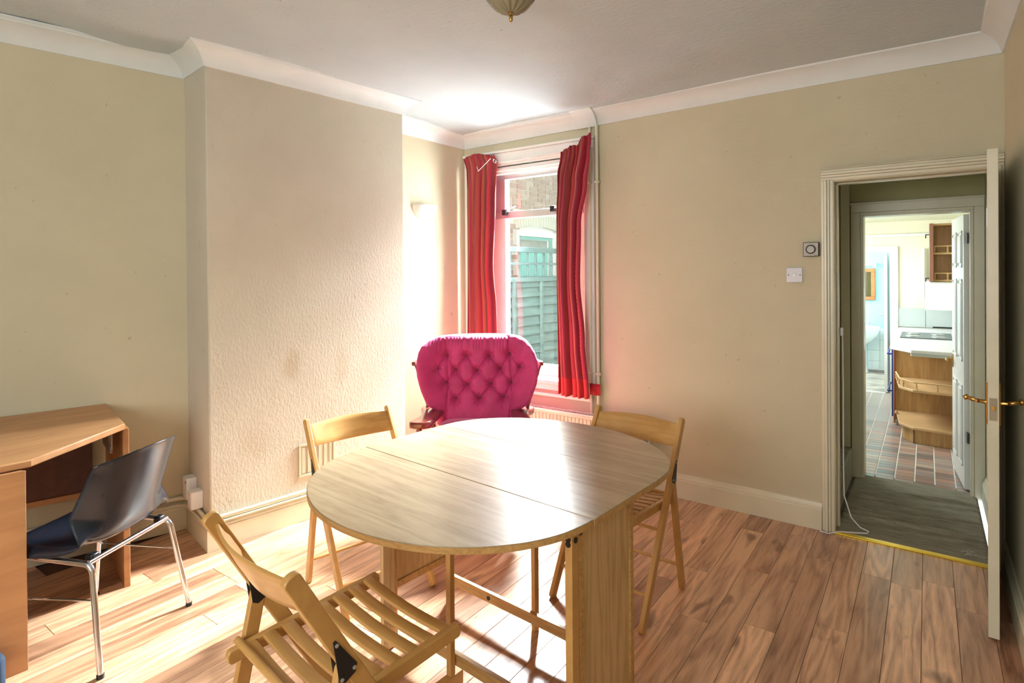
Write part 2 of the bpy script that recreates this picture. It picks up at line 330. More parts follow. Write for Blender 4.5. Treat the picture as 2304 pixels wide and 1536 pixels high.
# ------------------------------------------------------------------ floor of planks
flo = MB().b2((-4.7, YF, -.05), (XR + .1, 3.80, -.009)).build('floor', plain('floor_seam', (.10, .05, .03), .8), smooth=False); struct(flo)
rnd = random.Random(5)
PW = .1222
known = {-5: [3.335], -6: [3.555, 2.547], -7: [3.024], -1: [3.384], -9: [2.87], -8: [3.477, 2.456], -4: [2.715], -27: [1.249], -26: [.82], -22: [1.249], -24: [1.478]}
for col in range(-37, 2):
    x0 = .100 + PW * col; x1 = min(x0 + PW, XR + .02)
    if x0 > XR: continue
    xm = (x0 + x1) / 2
    js = known.get(col, [1.0 + rnd.uniform(0, 1.3)])
    ymin = -.25 if xm < -1.2 else .55
    ys = sorted(js); y = ys[0]; cuts = list(ys)
    while y > ymin: y -= rnd.uniform(1.1, 1.45); cuts.append(y)
    y = ys[-1]
    while y < 3.6:
        y += rnd.uniform(1.0, 1.4)
        if y < 3.6: cuts.append(y)
    cuts = sorted(cuts); cuts[0] = YF if cuts[0] < YF else cuts[0]
    cuts = [YF] + [c for c in cuts if YF + .3 < c < 3.62] + [YW if x0 < -.45 or xm > .27 else 3.715]
    for a, b in zip(cuts, cuts[1:]):
        xl = x0
        ymid = (a + b) / 2
        lim = -4.46 + (b + 1.5) * .286 if b < 1.645 else (-3.56 + .0)
        if xm < (-3.60 if b > 1.7 else -4.46 + (b + 1.5) * .286 - .1) : continue
        g = .0007; c = .0011; hx = (x1 - x0) / 2 - g; hy = (b - a) / 2 - g
        vs = [(-hx, -hy, -.009), (hx, -hy, -.009), (hx, hy, -.009), (-hx, hy, -.009), (-hx, -hy, -.0009), (hx, -hy, -.0009), (hx, hy, -.0009), (-hx, hy, -.0009), (-hx + c, -hy + c, 0), (hx - c, -hy + c, 0), (hx - c, hy - c, 0), (-hx + c, hy - c, 0)]
        fs = [(3, 2, 1, 0), (8, 9, 10, 11)] + [(i, (i + 1) % 4, 4 + (i + 1) % 4, 4 + i) for i in range(4)] + [(4 + i, 4 + (i + 1) % 4, 8 + (i + 1) % 4, 8 + i) for i in range(4)]
        MB().add(vs, fs).build('plank', floor_wood, flo, smooth=False, loc=(xm, (a + b) / 2, 0))

# ------------------------------------------------------------------ window
fr = thing('window_1', 'white timber sash window with hinged top light', 'window'); del fr['category']; del fr['label']; fr['kind'] = 'structure'
YG = 3.835
m = MB()
m.b2((WX0, 3.80, WZ0), (WX0 + .055, 3.88, WZ1)).b2((WX1 - .055, 3.80, WZ0), (WX1, 3.88, WZ1)).b2((WX0, 3.80, WZ1 - .05), (WX1, 3.88, WZ1)).b2((WX0, 3.80, WZ0), (WX1, 3.88, WZ0 + .05))
m.build('outer_frame', gloss_white, fr, bevel=.004)
m = MB().b2((WX0 + .055, 3.805, .68), (-2.80, 3.865, 1.93)).b2((WX1 - .155, 3.805, .68), (WX1 - .055, 3.865, 1.93)).b2((-2.80, 3.805, .68), (WX1 - .155, 3.865, .765))
m.build('lower_sash', gloss_white, fr, bevel=.004)
m = MB().b2((WX0 + .055, 3.795, 1.93), (WX1 - .055, 3.87, 1.985)).b2((WX0 + .055, 3.80, 2.25), (WX1 - .055, 3.865, 2.31)).b2((WX0 + .055, 3.80, 1.985), (-2.80, 3.865, 2.25)).b2((WX1 - .12, 3.80, 1.985), (WX1 - .055, 3.865, 2.25))
m.build('top_light_frame', alu, fr, bevel=.003, label='grey metal top light frame')
MB().b2((-2.80, YG - .002, .765), (WX1 - .155, YG + .002, 1.93)).build('pane', glass, fr, smooth=False)
MB().b2((-2.80, YG - .002, 1.985), (WX1 - .12, YG + .002, 2.25)).build('pane', glass, fr, smooth=False)
for x, dx in ((-2.79, .11), (-2.33, -.14)):
    h = MB().b2((x - .02, 3.765, 1.955), (x + .02, 3.795, 2.0)).build('window_catch', blackp, fr, bevel=.004)
    MB().bar((x + .01, 3.775, 1.995), (x + dx, 3.775, 2.02), .02, .006, (0, 1, 0)).build('stay_arm', chrome, h)
# reveal lining, sill board, architrave round the window
m = MB().b2((WX0 - .015, 3.715, WZ0), (WX0, 3.80, WZ1)).b2((WX1, 3.715, WZ0), (WX1 + .015, 3.80, WZ1)).b2((WX0, 3.715, WZ1 - .012), (WX1, 3.80, WZ1 + .01))
m.build('lining', gloss_white, fr, bevel=.002)
m = MB().b2((WX0 - .06, 3.655, .648), (WX1 + .06, 3.80, .682)); m.build('sill_board', gloss_white, fr, bevel=.008)
m = MB().b2((WX0 - .04, 3.695, .60), (WX1 + .04, 3.72, .648)).b2((WX0 - .05, 3.685, .552), (WX1 + .05, 3.72, .575)); m.build('apron', gloss_white, fr, bevel=.004)
m = MB()
m.b2((WX0 - .085, 3.697, .68), (WX0 - .005, YW, WZ1 + .005)).b2((WX1 + .005, 3.697, .68), (WX1 + .085, YW, WZ1 + .005))
m.b2((WX0 - .085, 3.697, WZ1 + .005), (WX1 + .085, YW, WZ1 + .085)).b2((WX0 - .095, 3.685, WZ1 + .085), (WX1 + .095, YW, WZ1 + .105))
m.b2((WX0, 3.702, 2.30), (WX1, 3.72, 2.318)).b2((WX0, 3.74, 2.285), (WX1, 3.80, 2.34))
m.build('architrave', gloss_white, fr, bevel=.004)

# curtain wire with hooks
wr = MB().tube([(-3.12, 3.69, 2.372), (-2.6, 3.69, 2.37), (-1.93, 3.69, 2.385)], .004, 8).build('curtain_wire', white_pl); tag(wr, 'thin white curtain wire stretched across the window head', 'curtain wire')
def interp(tab, z):
    if z >= tab[0][0]: return tab[0][1]
    for (z0, x0), (z1, x1) in zip(tab, tab[1:]):
        if z >= z1: t = (z - z0) / (z1 - z0); t = t * t * (3 - 2 * t); return x0 + (x1 - x0) * t
    return tab[-1][1]
def curtain(name, label, Lt, Rt, zt, zb, y0, folds, amp, seed, topwave):
    rr = random.Random(seed); ph = [rr.uniform(-.5, .5) for _ in range(8)]
    def fn(u, v):
        zt_ = zt(u); z = zb + (zt_ - zb) * v
        xl, xr = interp(Lt, z), interp(Rt, z)
        uu = u + .02 * math.sin(6.3 * u * 2 + ph[0] + v * 2)
        x = xl + (xr - xl) * uu; k = min(1, (1 - v) * 7); am = amp * (.35 + .65 * k)
        p = 2 * PI * folds * u + ph[1] + .5 * math.sin(3 * v + ph[2]) * (1 - v)
        fine = .006 * (1 - k) * math.sin(2 * PI * folds * 2.7 * u)
        y = y0 + am * math.sin(p) + .4 * am * math.sin(p * .53 + ph[3]) + fine
        x += .35 * am * math.cos(p) * k
        if v > .93: y += .008 * math.sin((v - .93) / .07 * PI)
        return (x, y, z + (.008 * math.sin(p) if v < .02 else 0))
    return MB().grid(fn, 150, 90)
lc = thing('curtain', 'left red striped curtain gathered beside the alcove wall', 'curtain', group='red striped window curtains')
LL = [(2.45, -3.125), (2.30, -3.095), (2.0, -3.10), (.6, -3.11)]; LR = [(2.45, -2.81), (2.36, -2.775), (2.06, -2.79), (1.54, -2.815), (1.18, -2.785), (1.0, -2.78), (.62, -2.80)]
curtain('c', '', LL, LR, lambda u: 2.43 + .03 * math.sin(PI * min(1, u * 1.15)), .62, 3.655, 4.5, .018, 2, 0).build('drape', curt, lc, solid=.002)
MB().tube([(-2.93, 3.60, 2.34), (-2.905, 3.585, 2.30), (-2.86, 3.585, 2.33), (-2.79, 3.60, 2.39)], .0025, 6).build('gather_cord', white_pl, lc)
MB().tube([(-2.80, 3.645, 2.375), (-2.785, 3.63, 2.39), (-2.77, 3.645, 2.375), (-2.785, 3.66, 2.36), (-2.80, 3.645, 2.375)], .004, 6).build('hook', alu, lc)
rc = thing('curtain', 'right red striped curtain hanging loose with pale lining showing', 'curtain', group='red striped window curtains')
RL = [(2.44, -2.13), (2.38, -2.15), (2.17, -2.182), (1.87, -2.194), (1.43, -2.198), (.60, -2.185)]; RR = [(2.46, -1.905), (2.33, -1.915), (2.12, -1.942), (1.83, -1.994), (1.43, -2.005), (1.0, -1.969), (.60, -1.935)]
curtain('c', '', RL, RR, lambda u: 2.36 + .085 * u + (.02 if u > .6 else 0) - .03 * math.exp(-((u - .55) / .06) ** 2), .605, 3.60, 5, .028, 7, 0).build('drape', curt, rc, solid=.002)
m = MB().grid(lambda u, v: ((xl := -1.955 + (.02 * (1 - v))), (xr := -1.862 - .065 * v ** 1.5), 0)[2:] and (0, 0, 0) or (xl + (xr - xl) * u, 3.650 + .006 * math.sin(u * 9 + v * 2), .70 + 1.52 * v), 14, 24); m.uv = None
m.build('lining', lining, rc, solid=.002, label='pale green grey curtain lining')
MB().grid(lambda u, v: (-1.955 + .082 * u, 3.655 + .005 * math.sin(u * 9), .615 + .08 * v), 8, 3).build('hem', hem_red, rc, solid=.002, label='dark red turned hem')

# vertical heating pipes right of the window
def pipe(x0, y, z0, z1, r, label):
    p = thing('heating_pipe', label, 'pipe', (x0, y, 0)); MB().tube([(0, 0, z0), (0, 0, z1)], r, 12).build('tube', gloss_cream, p)
    for z in (z1 - .40, .76): MB().lathe([(r * 1.5, -.01), (r * 1.9, -.004), (r * 1.9, .004), (r * 1.5, .01)], 12, Matrix.Translation((0, 0, z))).build('pipe_collar', gloss_cream, p); MB().b2((-.004, 0, z - .006), (.004, YW - y, z + .006)).build('pipe_clip', gloss_cream, p)
    return p
pipe(-1.905, 3.69, .46, 2.53, .011, 'right one of two cream heating pipes beside the window, nearest the plain wall')
pipe(-1.963, 3.695, .46, 2.53, .009, 'left one of two cream heating pipes, mostly behind the curtain')

# radiator
rd = thing('radiator', 'long white panel radiator below the window', 'radiator', (0, 0, 0))
RX0, RX1, RY0, RY1, RZ0, RZ1 = -2.98, -1.56, 3.615, 3.685, .10, .475
m = MB()
nr = 46; pts = []
for i in range(nr):
    x = RX0 + (RX1 - RX0) * i / nr; dx = (RX1 - RX0) / nr
    pts += [(x, 3.622), (x + dx * .2, 3.622), (x + dx * .3, 3.615), (x + dx * .9, 3.615)]
poly = pts + [(RX1, 3.622), (RX1, 3.632), (RX0, 3.632)]
m.prism(poly, RZ0 + .03, RZ1 - .035); m.build('front_panel', gloss_cream, rd, smooth=False)
MB().b2((RX0, 3.613, RZ1 - .035), (RX1, 3.634, RZ1 - .008)).b2((RX0, 3.613, RZ0), (RX1, 3.634, RZ0 + .03)).build('panel_rim', gloss_cream, rd, bevel=.006)
MB().b2((RX0, 3.668, RZ0), (RX1, 3.685, RZ1 - .008)).build('rear_panel', gloss_cream, rd, bevel=.004)
m = MB().b2((RX0, 3.612, RZ1 - .008), (RX1, 3.622, RZ1)).b2((RX0, 3.676, RZ1 - .008), (RX1, 3.686, RZ1))
for i in range(60): x = RX0 + (RX1 - RX0) * i / 59; m.b2((x - .003, 3.622, RZ1 - .006), (x + .003, 3.676, RZ1 - .002))
g = m.build('top_grille', gloss_white, rd, smooth=False)
for x_ in (RX1, RX0 - .008): MB().b2((x_, 3.612, RZ0), (x_ + .008, 3.686, RZ1)).build('end_cap', gloss_white, rd, bevel=.003)
m = MB().tube([(RX1 + .005, 3.65, RZ1 - .05), (RX1 + .05, 3.65, RZ1 - .05), (RX1 + .05, 3.65, .0)], .009, 8); m.build('feed_pipe', alu, rd)
MB().lathe([(.012, 0), (.02, .01), (.021, .05), (.014, .062)], 14, Matrix.Translation((RX1 + .05, 3.65, RZ1 - .045))).build('valve_cap', white_pl, rd)
MB().lathe([(.013, 0), (.017, .004), (.017, .014), (.012, .018)], 12, Matrix.Translation((RX1 + .05, 3.65, RZ1 - .06))).build('valve_body', blackp, rd)

# ------------------------------------------------------------------ wall sconce, ceiling light
sc = thing('wall_light', 'white half bowl uplighter on the alcove wall left of the window', 'wall light', (-3.262, 3.325, 1.945), 0)
sc.rotation_euler = (0, 0, math.atan2(.837, .163))
m = MB(); vs = []; fs = []
for j in range(13):
    q = PI / 2 * j / 12
    for i in range(25): p = PI * i / 24; rr_ = .118 * math.cos(q) ** .8; vs.append((rr_ * math.cos(p), -rr_ * math.sin(p) * .85, .085 - .115 * math.sin(q)))
for j in range(12):
    for i in range(24): fs.append((j * 25 + i, j * 25 + i + 1, (j + 1) * 25 + i + 1, (j + 1) * 25 + i))
m.add(vs, fs); m.build('bowl', ceramic, sc, solid=.005)
MB().b2((-.05, -.012, 0), (.05, .003, .06)).build('back_plate', white_pl, sc, bevel=.004)
MB().lathe([(.012, 0), (.015, .01), (.015, .03), (.024, .045), (.022, .06), (.006, .07)], 12, Matrix.Translation((0, -.05, 0))).build('bulb', white_pl, sc)
cl = thing('ceiling_light', 'small fluted smoked glass ceiling light with brass finial', 'ceiling light', (-1.318, 1.838, zc(-1.318, 1.838) + .095))
N = 96
def flut(r0, z, k): return [(r0 * (1 + k * math.cos(14 * 2 * PI * i / N)) * math.cos(2 * PI * i / N), r0 * (1 + k * math.cos(14 * 2 * PI * i / N)) * math.sin(2 * PI * i / N), z + k * .12 * math.cos(14 * 2 * PI * i / N)) for i in range(N)]
vs = []; fs = []; lev = [(.10, -.062, .09), (.096, -.072, .09), (.08, -.088, .06), (.062, -.102, .045), (.04, -.113, .03), (.02, -.119, .01), (.008, -.12, 0)]
for r0, z, k in lev: vs += flut(r0 * .92, z - .03, k)
for j in range(len(lev) - 1):
    for i in range(N): fs.append((j * N + i, j * N + (i + 1) % N, (j + 1) * N + (i + 1) % N, (j + 1) * N + i))
MB().add(vs, fs).build('glass_bowl', lampg, cl, solid=.004, ang=60)
MB().lathe([(.055, 0), (.055, -.02), (.03, -.035), (.012, -.05), (.012, -.10), (.006, -.105), (.006, -.145)], 20).build('ceiling_rose', brass_m, cl)
MB().lathe([(.004, -.150), (.010, -.152), (.006, -.158), (.0075, -.165), (.008, -.174), (.005, -.184), (.003, -.186)], 14).build('finial', brass_m, cl)

# ------------------------------------------------------------------ doorway, lining, door
dr = bpy.data.objects.new('door_1', None); C.objects.link(dr); dr['kind'] = 'structure'
m = MB().b2((-.444, 3.712, 0), (-.426, 3.91, 1.995)).b2((.258, 3.712, 0), (.276, 3.91, 1.995)).b2((-.444, 3.712, 1.995), (.276, 3.91, 2.015)).b2((-.426, 3.80, 0), (-.414, 3.84, 1.995)).b2((-.426, 3.80, 1.983), (.258, 3.84, 1.995))
m.build('lining', gloss_cream, dr, bevel=.003)
for x0, x1, o1 in ((-.490, -.430, 1), (.262, .311, -1)):
    mm = MB(); steps = [(0, .25, .020), (.25, .5, .028), (.5, .72, .019), (.72, 1, .012)] if o1 > 0 else [(0, .28, .012), (.28, .5, .019), (.5, .75, .028), (.75, 1, .020)]
    for a, b, d in steps: mm.b2((x0 + (x1 - x0) * a, YW - d, 0), (x0 + (x1 - x0) * b, YW, 2.055 if False else 2.0))
    mm.build('architrave', gloss_cream, dr, bevel=.003)
mm = MB()
for a, b, d in [(2.0, 2.016, .012), (2.016, 2.030, .019), (2.030, 2.045, .028), (2.045, 2.060, .020), (2.060, 2.066, .03)]: mm.b2((-.490, YW - d, a), (.311, YW, b))
mm.build('head_architrave', gloss_cream, dr, bevel=.003)
# open door leaf against the right wall
leaf = bpy.data.objects.new('door_2', None); C.objects.link(leaf); leaf['kind'] = 'structure'
HX, HY = .262, 3.690; EX, EY = .2145, 2.996
ang = math.atan2(EX - HX, HY - EY)  # leaf swings towards the camera
leaf.location = (HX, HY, 0); leaf.rotation_euler = (0, 0, math.atan2(EX - HX, -(EY - HY)))
LW = math.hypot(EX - HX, EY - HY)
def ly(a, b, c): return (a, -b, c)
m = MB()
T0, T1 = -.018, .018
for y0, y1, z0, z1 in ((0, .105, .008, 1.975), (LW - .105, LW, .008, 1.975)): m.b2((T0, -y1, z0), (T1, -y0, z1))
m.build('stile', gloss_cream, leaf, bevel=.002)
for z0, z1 in ((.008, .21), (.80, 1.0), (1.86, 1.975)): MB().b2((T0, -LW + .105, z0), (T1, -.105, z1)).build('rail', gloss_cream, leaf, bevel=.002)
for z0, z1 in ((.21, .80), (1.0, 1.86)):
    MB().b2((-.006, -LW + .105, z0), (.006, -.105, z1)).build('panel', gloss_cream, leaf, bevel=.001)
lp = MB().b2((-.0125, -LW - .0012, .885), (.0125, -LW + .001, .975)).build('latch_plate', plain('worn_plate', (.25, .21, .14), .4, .6, var=.5), leaf, bevel=.0004)
MB().b2((-.005, -LW - .008, .925), (.006, -LW, .945)).build('latch_bolt', brass_m, lp, bevel=.001)
for s in (-1, 1):
    h = MB().b2((s * .018, -LW + .035, .86), (s * .023, -LW + .075, 1.03)).build('handle_plate', brass_m, leaf, bevel=.002)
    MB().tube([(s * .02, -LW + .055, .947), (s * .035, -LW + .053, .949), (s * .047, -LW + .05, .95)], [.009, .008, .008], 10).build('handle_neck', brass_m, h)
    MB().lathe([(.003, 0), (.010, .003), (.007, .010), (.010, .020), (.0085, .030), (.007, .036), (.012, .040), (.013, .046), (.006, .052), (.003, .055)], 12, Matrix.Translation((s * .045, -LW + .05, .95)) @ Matrix.Rotation(s * R(78), 4, 'Y') @ Matrix.Rotation(R(-12), 4, 'X')).build('lever', brass_m, h)
for z in (.25, 1.7): MB().b2((-.022, -.03, z), (-.017, .01, z + .09)).build('hinge', alu, leaf, bevel=.001)
# threshold strip
o = MB().prism([(-.43, 3.697), (.262, 3.697), (.262, 3.732), (-.43, 3.732)], .0, .009).build('threshold_strip', gold, bevel=.002); tag(o, 'bright brass carpet strip across the doorway', 'threshold strip')
# thermostat and switch
th = thing('thermostat', 'square room thermostat with black ringed dial by the doorway', 'thermostat', (-.5405, YW, 1.611))
MB().b2((-.041, -.030, -.041), (.041, 0, .041)).build('body', blackp, th, bevel=.003)
MB().b2((-.038, -.033, -.038), (.038, -.030, .038)).build('face', grey_thermo, th, bevel=.001)
rx = Matrix.Rotation(R(90), 4, 'X')
MB().lathe([(.026, .033), (.026, .039), (.021, .040), (.021, .033)], 32, rx).build('dial_ring', blackp, th)
d = MB().lathe([(.0205, .033), (.0205, .043), (.018, .045), (.001, .045)], 32, rx).build('dial', plain('dial_grey', (.42, .41, .37), .4), th)
for q in (0, 30, -30): MB().box((.031 * math.sin(R(q)), -.0335, .031 * math.cos(R(q))), (.0015, .001, .005)).build('dial_mark', blackp, th, smooth=False)
MB().b2((.016, -.0337, -.034), (.034, -.033, -.032)).build('dial_mark', blackp, th, smooth=False)
sw = thing('light_switch', 'white single light switch lower left of the thermostat', 'light switch', (-.6315, YW, 1.464))
MB().b2((-.043, -.009, -.043), (.043, 0, .043)).build('plate', lilac_pl, sw, bevel=.003)
MB().b2((-.008, -.014, -.012), (.008, -.009, .010)).build('rocker', white_pl, sw, bevel=.002)
for s in (-1, 1): MB().lathe([(.0035, .009), (.0035, .0102), (.001, .0104)], 10, Matrix.Translation((s * .031, 0, 0)) @ rx).build('screw', blackp, sw)
# cable by the doorway
cbl = MB().tube([(-.405, 3.89, 1.15), (-.400, 3.87, .8), (-.398, 3.84, .4), (-.395, 3.84, .18), (-.36, 3.84, .06), (-.315, 3.83, .016), (-.27, 3.80, .015), (-.275, 3.77, .015), (-.33, 3.74, .015), (-.40, 3.715, .013), (-.455, 3.672, .005), (-.50, 3.675, .005)], .0035, 6).build('cable', white_pl); tag(cbl, 'thin white cable looping from the door frame onto the carpet', 'cable')

# ------------------------------------------------------------------ pipes and sockets along the left skirting
def off(p, q, d):
    a = (V((*q, 0)) - V((*p, 0))).normalized(); return V((a.y, -a.x, 0)) * d
o1, o2, o3 = off(W1, A, 1), off(A, B, 1), off(B, Cc, 1)
def along(z0, z1, z2, d, r):
    a0 = V((-4.1, -.3, z0)) + o1 * d; 
    a0 = V((*W1, 0)).lerp(V((*A, 0)), .4) + o1 * d + V((0, 0, z0))
    a1 = V((*A, z0)) + (o1 + o2) * d; a1b = a1 - (V((*A, 0)) - V((*W1, 0))).normalized() * .04; a1c = a1 + (V((*B, 0)) - V((*A, 0))).normalized() * .04
    b1 = V((*B, z1)) + (o2 + o3) * d; b1b = b1 - (V((*B, 0)) - V((*A, 0))).normalized() * .05; b1c = b1 + (V((*Cc, 0)) - V((*B, 0))).normalized() * .05
    c1 = V((*B, 0)).lerp(V((*Cc, 0)), .97) + o3 * d + V((0, 0, z2))
    return MB().tube([a0, a1b, (a1b + a1) / 2 * .5 + (a1c + a1b) / 4, a1c, b1b, (b1b + b1c) / 4 + b1 / 2, b1c, c1], r, 10)
o = along(.186, .172, .182, .016, .011).build('pipe_run', gloss_cream); tag(o, 'upper cream pipe running on top of the left skirting board', 'pipe')
o = along(.150, .150, .152, .026, .006).build('pipe_run', gloss_cream); tag(o, 'lower thin cream cable run just under the upper skirting pipe', 'pipe')
ax = (V((*B, 0)) - V((*A, 0))).normalized(); rzs = math.degrees(math.atan2(ax.y, ax.x))
s1 = thing('socket_box', 'taller white socket box on the chimney side above the skirting', 'socket', V((*A, .275)) + ax * .13, rzs)
MB().b2((-.042, -.055, -.055), (.042, 0, .062)).build('box', white_pl, s1, bevel=.004); MB().b2((.02, -.057, .035), (.03, -.055, .045)).build('indicator', blackp, s1)
s2 = thing('socket_box', 'shorter white socket box nearest the chimney corner', 'socket', V((*A, .252)) + ax * .255, rzs)
MB().b2((-.036, -.062, -.055), (.036, 0, .042)).build('box', white_pl, s2, bevel=.004); MB().b2((-.028, -.064, -.04), (.028, -.062, .03)).build('cover', white_pl, s2, bevel=.001)
cx_ = (V((*Cc, 0)) - V((*B, 0))).normalized(); rzc = math.degrees(math.atan2(cx_.y, cx_.x))
v1 = thing('vent_cover', 'painted over vent frame low on the chimney breast', 'vent', V((*B, .36)) + cx_ * .62 + off(B, Cc, .001), rzc)
m = MB().b2((-.12, -.006, -.10), (.12, 0, -.085)).b2((-.12, -.006, .085), (.12, 0, .10)).b2((-.12, -.006, -.085), (-.105, 0, .085)).b2((.105, -.006, -.085), (.12, 0, .085)); m.build('frame', wall_cream, v1, bevel=.002)
for i in range(6): MB().b2((-.10 + i * .036, -.004, -.08), (-.08 + i * .036, 0, .08)).build('slat', wall_cream, v1, bevel=.001)

# ------------------------------------------------------------------ gateleg table
tb = thing('gateleg_table', 'oval three leaf oak gateleg dining table in the room centre', 'table', (-1.39, 1.837, 0), -4.5)
TT, ZB = .740, .718
def leafpoly(sign, Dp, n=48):
    pts = []
    for i in range(n + 1): q = PI * i / n; pts.append((.58 * math.cos(q), sign * (.2262 + Dp * math.sin(q) ** .96)))
    return pts
m = MB().prism([(-.583, -.2235), (.583, -.2235), (.583, .2235), (-.583, .2235)], ZB, TT); m.build('centre_leaf', t_oak, tb, bevel=.0015)
for sg, Dp in ((-1, .512), (1, .455)):
    m = MB().prism(leafpoly(sg, Dp), ZB, TT - .0004); m.build('drop_leaf', t_oak, tb, bevel=.0015)
    # darker lipping under the rim
    po = leafpoly(sg, Dp); pi_ = [(x * .985, sg * .2262 + (y - sg * .2262) * .985) for x, y in po]
    m = MB(); n = len(po)
    for i in range(n - 1): m.add([(*po[i], ZB + .001), (*po[i + 1], ZB + .001), (*po[i + 1], TT - .003), (*po[i], TT - .003), (po[i][0] * 1.0015, po[i][1] * 1.0015, ZB + .001), (po[i + 1][0] * 1.0015, po[i + 1][1] * 1.0015, ZB + .001), (po[i + 1][0] * 1.0015, po[i + 1][1] * 1.0015, TT - .003), (po[i][0] * 1.0015, po[i][1] * 1.0015, TT - .003)], [(4, 5, 6, 7), (0, 1, 5, 4), (7, 6, 2, 3)])
    m.build('edge_lipping', t_edge, tb)
MB().b2((.583, -.2245, ZB + .001), (.5845, .2245, TT - .003)).build('edge_lipping', t_edge, tb, smooth=False)
MB().b2((-.5845, -.2245, ZB + .001), (-.583, .2245, TT - .003)).build('edge_lipping', t_edge, tb, smooth=False)
Y0, Y1 = -.255, .085
def frame_end(x, full):
    for y, wv in ((Y0 + .012, .026), (Y1 - .012, .024)):
        MB().b2((x - .013, y - .012, 0), (x + .013, y + .012, ZB)).build('leg', t_edge, tb, bevel=.002)
    zlo = .04 if full else .20
    MB().b2((x - .006, Y0 + .024, zlo + .03), (x + .006, Y1 - .024, ZB)).build('end_panel', t_panel, tb, smooth=False)
    MB().b2((x - .011, Y0 + .024, zlo), (x + .011, Y1 - .024, zlo + .03)).build('panel_rail', t_edge, tb, bevel=.002)
frame_end(.535, True); frame_end(-.375, False)
# post with bolt hole on the near right corner
g = MB().b2((.522, Y0 - .040, 0), (.548, Y0 - .002, ZB)).build('corner_post', beech, tb, bevel=.002)
for yy, zz in ((Y0 - .021, .685), (Y0 + .006, .70)):
    MB().lathe([(.009, 0), (.009, .003), (.001, .0032)], 14, Matrix.Translation((.548 if yy < Y0 else .5485, yy, zz)) @ Matrix.Rotation(R(90), 4, 'Y')).build('bolt', blackp, tb)
    MB().lathe([(.009, 0), (.009, .003), (.001, .0032)], 14, Matrix.Translation((.535, Y0 - .040, zz - .01)) @ rx).build('bolt', blackp, tb)
for yy, z in ((Y1 + .002, .085), (Y0 - .012, .075)):
    st = MB().b2((-.375, yy - .010, z), (.53, yy + .010, z + .042)).build('stretcher', t_edge, tb, bevel=.002)
    for xx in (-.14, .36): MB().lathe([(.009, .010), (.009, .0125), (.001, .0127)], 12, Matrix.Translation((xx, yy, z + .02)) @ rx).build('bolt', blackp, st)
# gates
MB().b2((.035, .150, 0), (.055, .178, ZB)).build('gate_leg', beech, tb, bevel=.002)
MB().b2((.040, .09, .60), (.052, .150, .64)).build('gate_rail', beech, tb, bevel=.002)
MB().b2((.006, -.306, .05), (.030, -.284, ZB)).build('gate_leg', beech, tb, bevel=.002)
MB().b2((.004, -.43, .0), (.032, -.245, .05)).build('gate_foot', beech, tb, bevel=.003)
MB().b2((-.345, -.330, 0), (-.325, -.275, ZB)).build('gate_post', t_panel, tb, bevel=.002)
MB().b2((-.325, -.304, .60), (.006, -.286, .64)).build('gate_rail', beech, tb, bevel=.002)

# ------------------------------------------------------------------ folding chairs
def folding_chair(label, loc, rz, sc=1, group='beech folding chairs around the table'):
    t = thing('folding_chair', label, 'chair', loc, rz, group, sc); X = .2215; th = .021
    for s in (-1, 1):
        x = s * X
        MB().bar((x, -.245, .800), (x, .205, .0), th, .040, (1, 0, 0), True).build('front_leg', beech, t, bevel=.003)
        MB().bar((x * .995, -.118, .565), (x * .995, -.235, .0), th, .038, (1, 0, 0), True).build('rear_leg', beech, t, bevel=.003)
        # black pivot bracket, a rounded triangle on the outer face
        tri = [(-.155, .640), (-.087, .545), (-.137, .520)]; pts = []
        for k in range(3):
            a, b, c = V(tri[k - 1]), V(tri[k]), V(tri[(k + 1) % 3]); d1 = (a - b).normalized(); d2 = (c - b).normalized()
            for q in (0, .25, .5, .75, 1): pts.append(b + (d1 * (1 - q) + d2 * q) * .014)
        for f in (1, -1):
            M = Matrix.Translation((x + s * f * (th / 2 + .001), 0, 0)) @ Matrix(((0, 0, 1, 0), (1, 0, 0, 0), (0, 1, 0, 0), (0, 0, 0, 1)))
            pl = MB().prism([(p.x, p.y) for p in pts], -.0015, .0015, M).build('pivot_bracket', blackp, t, bevel=.0008)
            if f == 1:
                for yy, zz in ((-.145, .617), (-.103, .55), (-.133, .537)): MB().lathe([(.0045, 0), (.0045, .002), (.001, .003)], 10, Matrix.Translation((x + s * (th / 2 + .0025), yy, zz)) @ Matrix.Rotation(s * R(90), 4, 'Y')).build('rivet', alu, pl)
        MB().bar((s * .190, -.215, .430), (s * .190, .240, .462), .020, .036, (1, 0, 0), True).build('seat_rail', beech, t, bevel=.003)
    for k in range(8):
        y = -.160 + k * .051; z = .438 + (y + .215) * .07
        def slat(u, v, y=y, z=z): return (-.182 + .364 * u, y - .0165 + .033 * v, z - .010 * math.sin(PI * u) + .006)
        MB().grid(slat, 12, 1).build('seat_slat', beech_y, t, solid=.011, bevel=.002)
    # curved plywood backrest
    tn = V((0, -.45, .8)).normalized(); mid = V((0, -.245 + .45 * .083 / .8 * 1.0, .717))
    def back(u, v):
        x = -.2115 + .423 * u; c = math.sin(PI * u); p = V((x, -.205, .728)) + V((0, -.49, .87)) * (v - .5) * .115 * (.86 + .14 * (1 - c) if False else 1)
        return (x, p.y - .036 * c + .006, p.z + (.012 if v > .5 else -.012) * (c - .6) * (0.6))
    MB().grid(back, 24, 4).build('backrest', beech_y, t, solid=.009, bevel=.002)
    MB().tube([(-.215, -.178, .462 - .012), (.215, -.178, .462 - .012)], .010, 12).build('seat_dowel', beech, t)
    MB().tube([(-.215, -.215, .115), (.215, -.215, .115)], .008, 10).build('stretcher', beech, t)
    MB().tube([(-.215, .135, .125), (.215, .135, .125)], .008, 10).build('stretcher', beech, t)
    MB().tube([(-.215, .0, .355), (.215, .0, .355)], .007, 10).build('stretcher', beech, t)
    return t
